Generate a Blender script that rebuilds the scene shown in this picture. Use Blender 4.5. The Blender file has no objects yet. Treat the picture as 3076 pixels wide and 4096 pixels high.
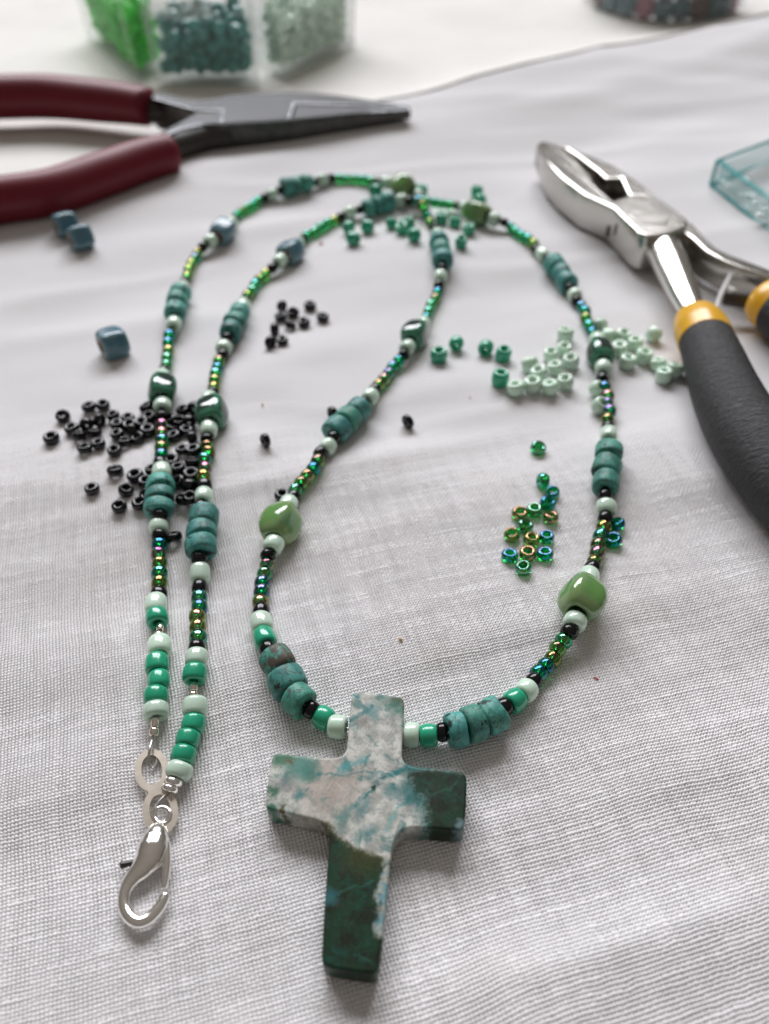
import bpy, bmesh, math, random
import numpy as np
from mathutils import Vector, Matrix, Euler

random.seed(7)
rng = np.random.default_rng(7)
SC = bpy.context.scene
COL = SC.collection
MM = 0.001                      # everything is laid out in millimetres, things carry scale 0.001

# ------------------------------------------------------------------ camera, world, lamps, exposure
CAM_H = 90.0                    # mm above the cloth
PITCH = math.radians(45.0)
F_PX = 3215.0                   # focal length in pixels of the 3076 x 4096 photograph
cam_d = bpy.data.cameras.new('camera')
cam = bpy.data.objects.new('camera', cam_d)
COL.objects.link(cam)
cam.location = (0, 0, CAM_H * MM)
cam.rotation_euler = (math.pi / 2 - PITCH, 0, 0)
cam_d.sensor_fit = 'VERTICAL'
cam_d.sensor_height = 36.0
cam_d.lens = 36.0 * F_PX / 4096.0
cam_d.clip_start = 0.005
cam_d.clip_end = 20.0
cam_d.dof.use_dof = True
cam_d.dof.focus_distance = 0.1020
cam_d.dof.aperture_fstop = cam_d.lens / 1.55
SC.camera = cam

W = bpy.data.worlds.new('World')
SC.world = W
W.use_nodes = True
bg = W.node_tree.nodes['Background']
# the room around the table: a pale ceiling above, dimmer walls lower down
_tc = W.node_tree.nodes.new('ShaderNodeTexCoord'); _sx = W.node_tree.nodes.new('ShaderNodeSeparateXYZ'); _mr = W.node_tree.nodes.new('ShaderNodeMapRange')
_mr.inputs[1].default_value = 0.0; _mr.inputs[2].default_value = 1.0; _mr.inputs[3].default_value = 0.11; _mr.inputs[4].default_value = 0.235
W.node_tree.links.new(_tc.outputs['Generated'], _sx.inputs[0]); W.node_tree.links.new(_sx.outputs['Z'], _mr.inputs[0])
W.node_tree.links.new(_mr.outputs[0], bg.inputs[1])
bg.inputs[0].default_value = (1.0, 0.90, 0.81, 1)

def window_pane(loc, target, sx, sy, watts, color):
    d = bpy.data.lights.new('window_pane', 'AREA')
    d.shape = 'RECTANGLE'; d.size = sx; d.size_y = sy; d.energy = watts; d.color = color
    o = bpy.data.objects.new('window_pane', d)
    COL.objects.link(o)
    o.location = loc
    o.rotation_euler = (Vector(target) - Vector(loc)).to_track_quat('-Z', 'Y').to_euler()
    return o

# the window of the room: upright, two casements of three panes, behind the table and a little to the left
WX, WY, WZ = -0.40, 2.0, 1.68
for i in range(3):
    for j in range(2):
        p = Vector((WX + (i - 1) * 0.79, WY, WZ + (j - 0.5) * 0.66))
        window_pane(p, p + Vector((0, -1, 0)), 0.73, 0.60, 21.0, (0.955, 0.955, 1.0))

SC.render.engine = 'CYCLES'
SC.cycles.use_denoising = True
SC.cycles.max_bounces = 12
SC.cycles.transmission_bounces = 10
SC.cycles.transparent_max_bounces = 24
SC.cycles.blur_glossy = 0.6
SC.cycles.sample_clamp_indirect = 6.0
SC.view_settings.view_transform = 'Standard'
SC.view_settings.look = 'None'
SC.view_settings.exposure = 0.0
SC.view_settings.gamma = 1.0

# ------------------------------------------------------------------ photograph pixel -> point in the place (mm)
CP, SP = math.cos(PITCH), math.sin(PITCH)
def at(px, py, z=0.0):
    u = (px - 1538.0) / F_PX; v = (py - 2048.0) / F_PX
    t = (CAM_H - z) / (SP + v * CP)
    return Vector((u * t, (CP - v * SP) * t, z))

# ------------------------------------------------------------------ smooth value noise for the cloth
def _h(ix, iy, seed):
    n = (ix.astype(np.int64) * 374761393 + iy.astype(np.int64) * 668265263 + seed * 974634777) & 0x7fffffff
    n = ((n ^ (n >> 13)) * 1274126177) & 0x7fffffff
    return ((n ^ (n >> 16)) & 0xffff) / 32767.5 - 1.0
def vnoise(x, y, seed=0):
    x = np.asarray(x, float); y = np.asarray(y, float)
    ix = np.floor(x); iy = np.floor(y); fx = x - ix; fy = y - iy
    fx = fx * fx * fx * (fx * (fx * 6 - 15) + 10); fy = fy * fy * fy * (fy * (fy * 6 - 15) + 10)
    a = _h(ix, iy, seed); b = _h(ix + 1, iy, seed); c = _h(ix, iy + 1, seed); d = _h(ix + 1, iy + 1, seed)
    return (a * (1 - fx) + b * fx) * (1 - fy) + (c * (1 - fx) + d * fx) * fy
def sstep(a, b, x):
    t = np.clip((np.asarray(x, float) - a) / (b - a), 0, 1)
    return t * t * (3 - 2 * t)

PHI = math.radians(16.0)        # direction of the weft on the table
CPH, SPH = math.cos(PHI), math.sin(PHI)
# back edge of the near cloth, a line on the table (from the photograph's fold line)
E0 = at(1652, 428); E1 = at(2686, 212)
ed = (E1 - E0); ed.z = 0; ed.normalize()
en = Vector((ed.y, -ed.x, 0))   # points towards the camera
if en.y > 0: en = -en
def edge_dist(x, y):
    return (x - E0.x) * en.x + (y - E0.y) * en.y
def edge_along(x, y):
    return (x - E0.x) * ed.x + (y - E0.y) * ed.y

def fold_amp(s): return 7.5 * sstep(-200, 220, s) + 0.4
def H(x, y):
    x = np.asarray(x, float); y = np.asarray(y, float)
    a = x * CPH + y * SPH; b = -x * SPH + y * CPH
    h = 0.85 * vnoise(a / 38, b / 21, 3) + 0.46 * vnoise(a / 26 + 5, b / 9.0, 5) + 0.05 * vnoise(a / 12, b / 2.8, 9) + 0.42 * np.exp(-(vnoise(a / 50 + 2.3, b / 19 + 0.4, 11) / 0.30) ** 2)
    d = edge_dist(x, y); s = edge_along(x, y)
    d = d + 5 * vnoise(s / 50, 0 * s, 21)
    amp = fold_amp(s)
    r = amp * np.exp(-(np.maximum(d - 14, 0) / 24.0) ** 2)
    r2 = 2.2 * sstep(20, 90, s) * np.exp(-((d - 66 - 0.2 * s) / 16.0) ** 2)
    return h + r + r2
def Hs(x, y):
    return float(H(np.array([x]), np.array([y]))[0])
def on(px, py, dz=0.0):
    z = 0.0
    for _ in range(6):
        p = at(px, py, z + dz); z = Hs(p.x, p.y)
    return at(px, py, z + dz)

# ------------------------------------------------------------------ node helpers
class NT:
    def __init__(self, name):
        self.m = bpy.data.materials.new(name); self.m.use_nodes = True
        self.t = self.m.node_tree; self.N = self.t.nodes
        self.b = self.N['Principled BSDF']; self.out = self.N['Material Output']
        self._oc = None
    def link(self, a, b): self.t.links.new(a, b)
    def put(self, sock, v):
        if hasattr(v, 'is_linked'): self.link(v, sock)
        else: sock.default_value = v
    def oc(self):
        if self._oc is None: self._oc = self.N.new('ShaderNodeTexCoord').outputs['Object']
        return self._oc
    def math(self, op, a, b=0.0, c=0.0, clamp=False):
        n = self.N.new('ShaderNodeMath'); n.operation = op; n.use_clamp = clamp
        self.put(n.inputs[0], a); self.put(n.inputs[1], b); self.put(n.inputs[2], c)
        return n.outputs[0]
    def vmath(self, op, a, b=(0, 0, 0)):
        n = self.N.new('ShaderNodeVectorMath'); n.operation = op
        self.put(n.inputs[0], a); self.put(n.inputs[1], b)
        return n.outputs['Value'] if op in ('DOT_PRODUCT', 'LENGTH', 'DISTANCE') else n.outputs[0]
    def scale(self, a, s):
        n = self.N.new('ShaderNodeVectorMath'); n.operation = 'SCALE'
        self.put(n.inputs[0], a); self.put(n.inputs['Scale'], s); return n.outputs[0]
    def noise(self, scale, detail=3.0, rough=0.55, vec=None, color=False, dist=0.0):
        n = self.N.new('ShaderNodeTexNoise')
        n.inputs['Scale'].default_value = scale; n.inputs['Detail'].default_value = detail
        n.inputs['Roughness'].default_value = rough; n.inputs['Distortion'].default_value = dist
        self.link(vec if vec is not None else self.oc(), n.inputs['Vector'])
        return n.outputs['Color' if color else 'Fac']
    def mapr(self, v, a, b, c=0.0, d=1.0):
        n = self.N.new('ShaderNodeMapRange'); n.interpolation_type = 'SMOOTHSTEP'
        self.put(n.inputs[0], v)
        for i, k in enumerate((a, b, c, d)): n.inputs[i + 1].default_value = k
        return n.outputs[0]
    def mix(self, f, a, b):
        n = self.N.new('ShaderNodeMix'); n.data_type = 'RGBA'
        self.put(n.inputs['Factor'], f)
        for k, v in (('A', a), ('B', b)):
            s = [i for i in n.inputs if i.name == k and i.type == 'RGBA'][0]
            if hasattr(v, 'is_linked'): self.link(v, s)
            else: s.default_value = (v[0], v[1], v[2], 1)
        return [o for o in n.outputs if o.type == 'RGBA'][0]
    def bump(self, h, strength=0.3, dist=0.0001):
        n = self.N.new('ShaderNodeBump'); n.inputs['Strength'].default_value = strength
        n.inputs['Distance'].default_value = dist; self.link(h, n.inputs['Height'])
        self.link(n.outputs[0], self.b.inputs['Normal'])
    def set(self, **k):
        for key, v in k.items():
            s = self.b.inputs[key.replace('_', ' ')] if key.replace('_', ' ') in self.b.inputs else self.b.inputs[key]
            if isinstance(v, tuple) and len(v) == 3 and s.type == 'RGBA': v = (*v, 1)
            self.put(s, v)
        return self
    def orand(self):
        return self.N.new('ShaderNodeObjectInfo').outputs['Random']

def plain(name, col, rough=0.3, var=0.06, **k):
    n = NT(name)
    r = n.orand()
    c2 = tuple(min(1, c * (1 + 3 * var)) for c in col)
    c1 = tuple(c * (1 - 2 * var) for c in col)
    nz = n.noise(0.7, 2)
    f = n.math('ADD', n.math('MULTIPLY', r, 0.7), n.math('MULTIPLY', nz, 0.3))
    n.set(Base_Color=n.mix(f, c1, c2), Roughness=rough, **k)
    return n.m

# ------------------------------------------------------------------ materials
def mat_linen(name, col, bump_weave):
    n = NT(name)
    geo = n.oc()
    wide = n.noise(0.045, 2)
    slub = n.vmath('MULTIPLY', geo, (0.16, 2.2, 1.0))
    rot = n.N.new('ShaderNodeVectorRotate'); rot.rotation_type = 'Z_AXIS'; rot.inputs['Angle'].default_value = -PHI
    n.link(geo, rot.inputs['Vector'])
    sl = n.noise(1.0, 3, 0.6, n.vmath('MULTIPLY', rot.outputs[0], (0.10, 2.0, 0.0)))
    sl2 = n.noise(1.0, 2, 0.6, n.vmath('MULTIPLY', rot.outputs[0], (2.0, 0.12, 0.0)))
    f = n.math('ADD', n.math('MULTIPLY', sl, 0.7), n.math('MULTIPLY', sl2, 0.3))
    c = n.mix(n.mapr(f, 0.32, 0.68), tuple(k * 0.93 for k in col), tuple(min(1, k * 1.03) for k in col))
    c = n.mix(n.mapr(wide, 0.4, 0.75, 0, 0.22), c, (col[0] * 0.93, col[1] * 0.89, col[2] * 0.84))
    n.set(Base_Color=c, Roughness=0.85)
    n.b.inputs['Sheen Weight'].default_value = 0.12
    n.b.inputs['Specular IOR Level'].default_value = 0.2
    sep = n.N.new('ShaderNodeSeparateXYZ'); n.link(n.scale(rot.outputs[0], math.pi / 0.42), sep.inputs[0])
    jx = n.math('ADD', sep.outputs[0], n.math('MULTIPLY', sl, 3.0))
    jy = n.math('ADD', sep.outputs[1], n.math('MULTIPLY', sl2, 3.0))
    w = n.math('MULTIPLY', n.math('SINE', jx), n.math('SINE', jy))
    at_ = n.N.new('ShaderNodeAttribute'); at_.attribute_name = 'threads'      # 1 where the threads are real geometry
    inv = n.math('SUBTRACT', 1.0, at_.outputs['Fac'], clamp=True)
    hgt = n.math('ADD', n.math('MULTIPLY', n.math('ADD', n.math('MULTIPLY', w, 0.60), n.math('MULTIPLY', sl, 0.55)), inv), n.math('MULTIPLY', n.noise(4.0, 2), 0.30))
    n.bump(hgt, 0.55, 0.00016)
    # self-shadow of the weave, put into the colour where threads are not built
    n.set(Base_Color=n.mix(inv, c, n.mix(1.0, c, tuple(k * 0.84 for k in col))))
    return n.m
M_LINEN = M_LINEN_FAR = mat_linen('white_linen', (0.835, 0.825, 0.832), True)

def mat_cream():
    n = NT('cream_cotton')
    c = n.mix(n.mapr(n.noise(0.03, 3), 0.35, 0.7), (0.80, 0.79, 0.745), (0.75, 0.74, 0.70))
    n.set(Base_Color=c, Roughness=0.9)
    s = n.noise(1.0, 3, 0.6, n.vmath('MULTIPLY', n.oc(), (0.08, 0.3, 0)))
    n.bump(n.math('ADD', n.math('MULTIPLY', s, 3.0), n.noise(2.5, 2)), 0.5, 0.0004)
    return n.m
M_CREAM = mat_cream()

def glassy(name, col, rough=0.10, sss=0.0, var=0.05, coat=0.35, spec=0.5):
    n = NT(name)
    r = n.orand()
    c = n.mix(r, tuple(k * (1 - 2 * var) for k in col), tuple(min(1, k * (1 + 2 * var)) for k in col))
    nz = n.noise(1.6, 3)
    c = n.mix(n.mapr(nz, 0.45, 0.8, 0, 0.25), c, tuple(k * 0.82 for k in col))
    n.set(Base_Color=c, Roughness=n.mapr(n.noise(2.2, 3), 0.3, 0.8, rough, rough + 0.14), IOR=1.5)
    n.b.inputs['Coat Weight'].default_value = coat; n.b.inputs['Coat Roughness'].default_value = 0.04
    n.b.inputs['Specular IOR Level'].default_value = spec
    if sss > 0:
        n.b.inputs['Subsurface Weight'].default_value = sss
        n.b.inputs['Subsurface Radius'].default_value = (0.7, 1.0, 0.8)
        n.b.inputs['Subsurface Scale'].default_value = 0.0007
    n.bump(n.noise(2.6, 2), 0.05, 0.00005)
    return n.m
M_MINT = glassy('mint_opaque_glass', (0.60, 0.76, 0.63), 0.12, 0.5)
M_EMER = glassy('emerald_opaque_glass', (0.018, 0.36, 0.20), 0.16, 0.15)
M_TEALG = glassy('teal_opaque_glass', (0.035, 0.27, 0.235), 0.16, 0.1)
M_BLACK = glassy('black_glass', (0.004, 0.004, 0.005), 0.10, coat=0.0, spec=0.38)
M_PURP = glassy('purple_glass', (0.10, 0.05, 0.13), 0.15)
M_PINK = glassy('pink_glaze', (0.50, 0.17, 0.24), 0.2)
M_BROWN = glassy('brown_glaze', (0.16, 0.07, 0.05), 0.2)

def rainbow(name, film, nfilm=1.95, col=(0.003, 0.29, 0.040)):
    n = NT(name)
    n.set(Base_Color=col, Roughness=0.07, IOR=1.52)
    n.b.inputs['Transmission Weight'].default_value = 1.0
    n.b.inputs['Thin Film Thickness'].default_value = film
    n.b.inputs['Thin Film IOR'].default_value = nfilm
    film *= 1.077
    f = n.math('ADD', film - 22, n.math('ADD', n.math('MULTIPLY', n.noise(0.7, 2), 24), n.math('MULTIPLY', n.orand(), 20)))
    n.link(f, n.b.inputs['Thin Film Thickness'])
    return n.m
AB = {k: rainbow('rainbow_green_glass_' + w, t) for k, w, t in (('t', 'teal', 190), ('b', 'blue', 160), ('p', 'purple', 294), ('o', 'gold', 122), ('r', 'rose', 258), ('g', 'olive', 240))}
AB_WORD = {'t': 'teal', 'b': 'blue', 'p': 'purple', 'o': 'gold', 'r': 'rose', 'g': 'olive'}

def clearglass(name, col, rough=0.05, ior=1.5):
    n = NT(name); n.set(Base_Color=col, Roughness=rough, IOR=ior)
    n.b.inputs['Transmission Weight'].default_value = 1.0
    return n.m
M_LIME = NT('lime_translucent_glass').set(Base_Color=(0.05, 0.88, 0.035), Roughness=0.12, IOR=1.4)
M_LIME.b.inputs['Transmission Weight'].default_value = 0.35
M_LIME.b.inputs['Subsurface Weight'].default_value = 0.5
M_LIME.b.inputs['Subsurface Radius'].default_value = (0.4, 1.0, 0.4)
M_LIME.b.inputs['Subsurface Scale'].default_value = 0.002
M_LIME = M_LIME.m

def milky(name, col, alpha):
    n = NT(name)
    n.set(Base_Color=col, Roughness=0.22)
    t = n.N.new('ShaderNodeBsdfTransparent'); m = n.N.new('ShaderNodeMixShader')
    fr = n.N.new('ShaderNodeLayerWeight'); fr.inputs[0].default_value = 0.25
    n.put(m.inputs[0], n.math('ADD', n.math('MULTIPLY', n.math('POWER', fr.outputs['Facing'], 3.0), 0.10), alpha * 0.9, clamp=True)); n.link(t.outputs[0], m.inputs[1]); n.link(n.b.outputs[0], m.inputs[2])
    n.link(m.outputs[0], n.out.inputs[0])
    return n.m
M_PLASTIC = milky('milky_clear_plastic', (0.82, 0.88, 0.86), 0.075)
M_PLASTIC_RIM = milky('milky_clear_plastic_rim', (0.84, 0.89, 0.87), 0.17)
M_JAR = milky('clear_smoky_plastic', (0.50, 0.53, 0.53), 0.18)
M_ACRYL = milky('aqua_tinted_acrylic', (0.55, 0.78, 0.77), 0.10)
M_ACRYL_EDGE = milky('aqua_tinted_acrylic_edge', (0.16, 0.50, 0.49), 0.26)

def mat_turq(name, seed, brown=0.0):
    n = NT(name)
    off = n.N.new('ShaderNodeCombineXYZ'); n.link(n.math('MULTIPLY', n.orand(), 60.0), off.inputs[0]); off.inputs[1].default_value = seed
    v = n.vmath('ADD', n.oc(), off.outputs[0])
    a = n.noise(0.55, 4, 0.6, v); b = n.noise(1.5, 5, 0.65, v, dist=0.6); c3 = n.noise(6.0, 3, 0.6, v)
    c = n.mix(n.mapr(a, 0.38, 0.62), (0.045, 0.25, 0.225), (0.085, 0.36, 0.30))
    c = n.mix(n.mapr(b, 0.50, 0.66, 0, 0.85), c, (0.030, 0.145, 0.115))
    c = n.mix(n.mapr(n.noise(0.9, 3, 0.6, n.vmath('ADD', v, (9, 3, 1))), 0.55, 0.75, 0, 0.7), c, (0.06, 0.30, 0.33))
    c = n.mix(n.mapr(c3, 0.54, 0.72, 0, 0.6), c, (0.26, 0.42, 0.36))
    hs = n.N.new('ShaderNodeHueSaturation'); n.link(c, hs.inputs['Color'])
    n.link(n.math('ADD', 0.475, n.math('MULTIPLY', n.math('FRACT', n.math('MULTIPLY', n.orand(), 7.3)), 0.04)), hs.inputs['Hue']); n.link(n.math('ADD', 0.75, n.math('MULTIPLY', n.math('FRACT', n.math('MULTIPLY', n.orand(), 13.7)), 0.55)), hs.inputs['Value'])
    c = hs.outputs[0]
    vein = n.math('ABSOLUTE', n.math('SUBTRACT', n.noise(0.45, 4, 0.6, n.vmath('ADD', v, (4, 8, 2)), dist=0.8), 0.5))
    c = n.mix(n.mapr(vein, 0.0, 0.024, 0.8, 0.0), c, (0.075, 0.058, 0.04))
    dk = n.noise(0.42, 4, 0.65, n.vmath('ADD', v, (2, 5, 7)))
    if brown > 0:
        c = n.mix(n.mapr(dk, 0.44, 0.50, 0, brown), c, (0.085, 0.06, 0.045))
    else:
        c = n.mix(n.mapr(dk, 0.60, 0.635, 0, 0.92), c, (0.014, 0.017, 0.018))
    n.set(Base_Color=c, Roughness=n.mapr(b, 0.3, 0.7, 0.38, 0.62))
    n.b.inputs['Specular IOR Level'].default_value = 0.4
    n.bump(n.math('ADD', b, n.math('MULTIPLY', c3, 0.4)), 0.35, 0.00012)
    return n.m
M_TURQ = [mat_turq('turquoise_stone', 0), mat_turq('brown_veined_turquoise', 11, 0.95)]

def mat_glaze(name, face, edge, clay=False, patch=None, rough=0.09, coat=0.5):
    n = NT(name)
    sep = n.N.new('ShaderNodeSeparateXYZ'); n.link(n.vmath('ABSOLUTE', n.oc()), sep.inputs[0])
    mx = n.math('MAXIMUM', sep.outputs[0], sep.outputs[1]); mn = n.math('MINIMUM', sep.outputs[0], sep.outputs[1])
    corner = n.math('MULTIPLY', mn, 0.35)
    nz = n.noise(0.5, 3)
    e = n.math('ADD', n.math('MAXIMUM', corner, n.math('SUBTRACT', n.math('MULTIPLY', sep.outputs[2], 0.36), 0.05)), n.math('MULTIPLY', n.math('SUBTRACT', nz, 0.5), 0.5))
    c = n.mix(n.mapr(e, 0.38, 0.74), face, edge)
    if patch: c = n.mix(n.mapr(n.noise(0.22, 2), 0.5, 0.7, 0, 0.75), c, patch)
    if clay:
        r = n.vmath('LENGTH', n.vmath('MULTIPLY', n.oc(), (1, 1, 0)))
        c = n.mix(n.mapr(r, 1.45, 1.75, 1.0, 0.0), c, (0.30, 0.19, 0.12))
    n.set(Base_Color=c, Roughness=rough, IOR=1.5)
    n.b.inputs['Coat Weight'].default_value = coat; n.b.inputs['Coat Roughness'].default_value = 0.02
    n.bump(n.noise(0.8, 2), 0.08, 0.0003)
    return n.m
M_OLIVE = mat_glaze('olive_green_glaze', (0.125, 0.285, 0.075), (0.19, 0.30, 0.115), False, (0.13, 0.27, 0.14))
M_DKGRN = mat_glaze('bottle_green_glaze', (0.014, 0.036, 0.026), (0.042, 0.205, 0.115))
M_BLUE = mat_glaze('steel_blue_glaze', (0.070, 0.165, 0.215), (0.115, 0.225, 0.260), True, None, 0.22, 0.1)

def metal(name, col, rough, noise_amt=0.1, sc=1.5, rv=0.25):
    n = NT(name)
    nz = n.noise(sc, 4)
    n.set(Base_Color=n.mix(n.mapr(nz, 0.35, 0.7), tuple(k * (1 - noise_amt) for k in col), col), Metallic=1.0,
          Roughness=n.mapr(n.noise(sc * 2, 4), 0.3, 0.7, rough * (1 - rv * 0.6), rough * (1 + rv)))
    return n.m
M_CLEARB = metal('silver_lined_clear_glass', (0.93, 0.94, 0.93), 0.12, 0.02)
M_SILVER = metal('bright_silver', (0.97, 0.945, 0.90), 0.14, 0.02, 0.6, 0.2)
M_TAG = metal('pale_nickel', (0.82, 0.75, 0.65), 0.24, 0.03, 0.3, 0.05)
M_WIRE = metal('grey_beading_wire', (0.60, 0.59, 0.56), 0.35)
M_CHROME = metal('satin_chrome', (0.52, 0.50, 0.465), 0.17, 0.03, 0.12, 0.1)
M_CHROME2 = metal('polished_chrome', (0.80, 0.78, 0.74), 0.20, 0.03, 0.12, 0.1)
M_STEEL = metal('brushed_steel', (0.36, 0.37, 0.39), 0.20, 0.02, 0.05, 0.0)
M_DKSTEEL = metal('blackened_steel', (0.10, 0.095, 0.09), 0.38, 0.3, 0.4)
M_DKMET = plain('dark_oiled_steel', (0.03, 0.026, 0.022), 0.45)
M_RED = plain('dark_red_vinyl', (0.150, 0.010, 0.020), 0.45, 0.03, Specular_IOR_Level=0.3)
M_YEL = plain('yellow_plastic', (0.74, 0.40, 0.018), 0.28, 0.02)
M_WHITEP = milky('white_translucent_plastic', (0.85, 0.85, 0.86), 0.6)
def mat_grip():
    n = NT('black_foam_grip')
    ga, gb = at(2852, 1430, 5.9), at(3135, 1930, 5.9)
    rt = n.N.new('ShaderNodeVectorRotate'); rt.rotation_type = 'Z_AXIS'; rt.inputs['Angle'].default_value = -math.atan2(gb.y - ga.y, gb.x - ga.x)
    n.link(n.oc(), rt.inputs['Vector'])
    v = n.vmath('MULTIPLY', rt.outputs[0], (1.7, 0.55, 0.55))
    h = n.noise(1.0, 5, 0.65, v, dist=0.9)
    n.set(Base_Color=n.mix(h, (0.010, 0.010, 0.011), (0.022, 0.022, 0.024)), Roughness=0.55)
    n.bump(h, 0.75, 0.0006)
    return n.m
M_GRIP = mat_grip()
M_CRUMB = plain('pale_crumb', (0.65, 0.47, 0.22), 0.8)
M_LINT = plain('reddish_lint', (0.45, 0.12, 0.10), 0.9)

# ------------------------------------------------------------------ object helpers
def mesh_of(name, verts, faces, mat, smooth=True):
    me = bpy.data.meshes.new(name)
    me.from_pydata([tuple(v) for v in verts], [], faces)
    if smooth: me.polygons.foreach_set('use_smooth', [True] * len(me.polygons))
    me.materials.append(mat); me.update()
    return me
def tag(o, label=None, cat=None, group=None, kind=None):
    if label: o['label'] = label
    if cat: o['category'] = cat
    if group: o['group'] = group
    if kind: o['kind'] = kind
    return o
def part(name, me, parent, loc=(0, 0, 0), rot=None, scale=(1, 1, 1)):      # child of a thing, millimetres
    o = bpy.data.objects.new(name, me); COL.objects.link(o); o.parent = parent
    o.location = loc; o.scale = scale
    if rot is not None:
        o.rotation_mode = 'QUATERNION'; o.rotation_quaternion = rot
    return o
def root(name, loc_mm):
    o = bpy.data.objects.new(name, None); COL.objects.link(o)
    o.empty_display_size = 5; o.location = Vector(loc_mm) * MM; o.scale = (MM,) * 3
    return o
def thing(name, me, loc_mm, rot=None, scale=(1, 1, 1)):
    o = bpy.data.objects.new(name, me); COL.objects.link(o)
    o.location = Vector(loc_mm) * MM; o.scale = (scale[0] * MM, scale[1] * MM, scale[2] * MM)
    if rot is not None:
        o.rotation_mode = 'QUATERNION'; o.rotation_quaternion = rot
    return o
def up_to(v):                               # rotation that takes +Z to v
    return Vector(v).normalized().to_track_quat('Z', 'X')

def bead_mesh(name, R, L, hole, n, mat, seg=24, pro=16, lump=0.0, seed=0):
    """lathe of a superellipse section about Z: a drilled bead"""
    r_ = random.Random(seed)
    ph = [(r_.uniform(0, 6.28), r_.uniform(-1, 1), r_.choice((1, 2, 3)), r_.uniform(-1, 1)) for _ in range(6)]
    V, Fc = [], []
    cx, a, b = (R + hole) / 2, (R - hole) / 2, L / 2
    for i in range(pro):
        t = 2 * math.pi * i / pro
        ct, st = math.cos(t), math.sin(t)
        rr = cx + a * math.copysign(abs(ct) ** (2 / n), ct)
        zz = b * math.copysign(abs(st) ** (2 / n), st)
        for j in range(seg):
            th = 2 * math.pi * j / seg
            k = 1.0; dz = 0.0
            if lump and rr > hole * 1.05:
                for p_, am, fq, zc in ph:
                    k += lump * am * 0.35 * math.cos(fq * th + p_ + 1.2 * zc * zz / b)
                    dz += lump * am * 0.3 * b * math.cos(fq * th + 2 * p_)
            V.append((rr * k * math.cos(th), rr * k * math.sin(th), zz + dz))
    for i in range(pro):
        for j in range(seg):
            i2, j2 = (i + 1) % pro, (j + 1) % seg
            Fc.append((i * seg + j, i * seg + j2, i2 * seg + j2, i2 * seg + j))
    return mesh_of(name, V, Fc, mat)

def cube_bead(name, R, L, hole, n, mat, seg=48, pro=28, twist=0.0, bulge=0.10, seed=0):
    """drilled, rounded, slightly pillowed square bead about Z"""
    r_ = random.Random(seed); w = [r_.uniform(-0.05, 0.05) for _ in range(4)]
    V, Fc = [], []
    for i in range(pro):
        t = 2 * math.pi * i / pro
        ct, st = math.cos(t), math.sin(t)
        q = 0.5 + 0.5 * math.copysign(abs(ct) ** (2 / 3.4), ct)
        zz = (L / 2) * math.copysign(abs(st) ** (2 / 3.4), st)
        fz = 1 - bulge * (2 * zz / L) ** 2
        for j in range(seg):
            th = 2 * math.pi * j / seg + twist * zz / L
            c, s = math.cos(th), math.sin(th)
            rs = R / ((abs(c) ** n + abs(s) ** n) ** (1 / n)) * fz * (1 + w[0] * math.cos(th) + w[1] * math.sin(th) + w[2] * math.cos(2 * th) + 0.8 * w[3] * 2 * zz / L)
            rr = hole + (rs - hole) * q
            V.append((rr * c, rr * s, zz * (1 - 0.06 * q * abs(c * s))))
    for i in range(pro):
        for j in range(seg):
            i2, j2 = (i + 1) % pro, (j + 1) % seg
            Fc.append((i * seg + j, i * seg + j2, i2 * seg + j2, i2 * seg + j))
    return mesh_of(name, V, Fc, mat)

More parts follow.
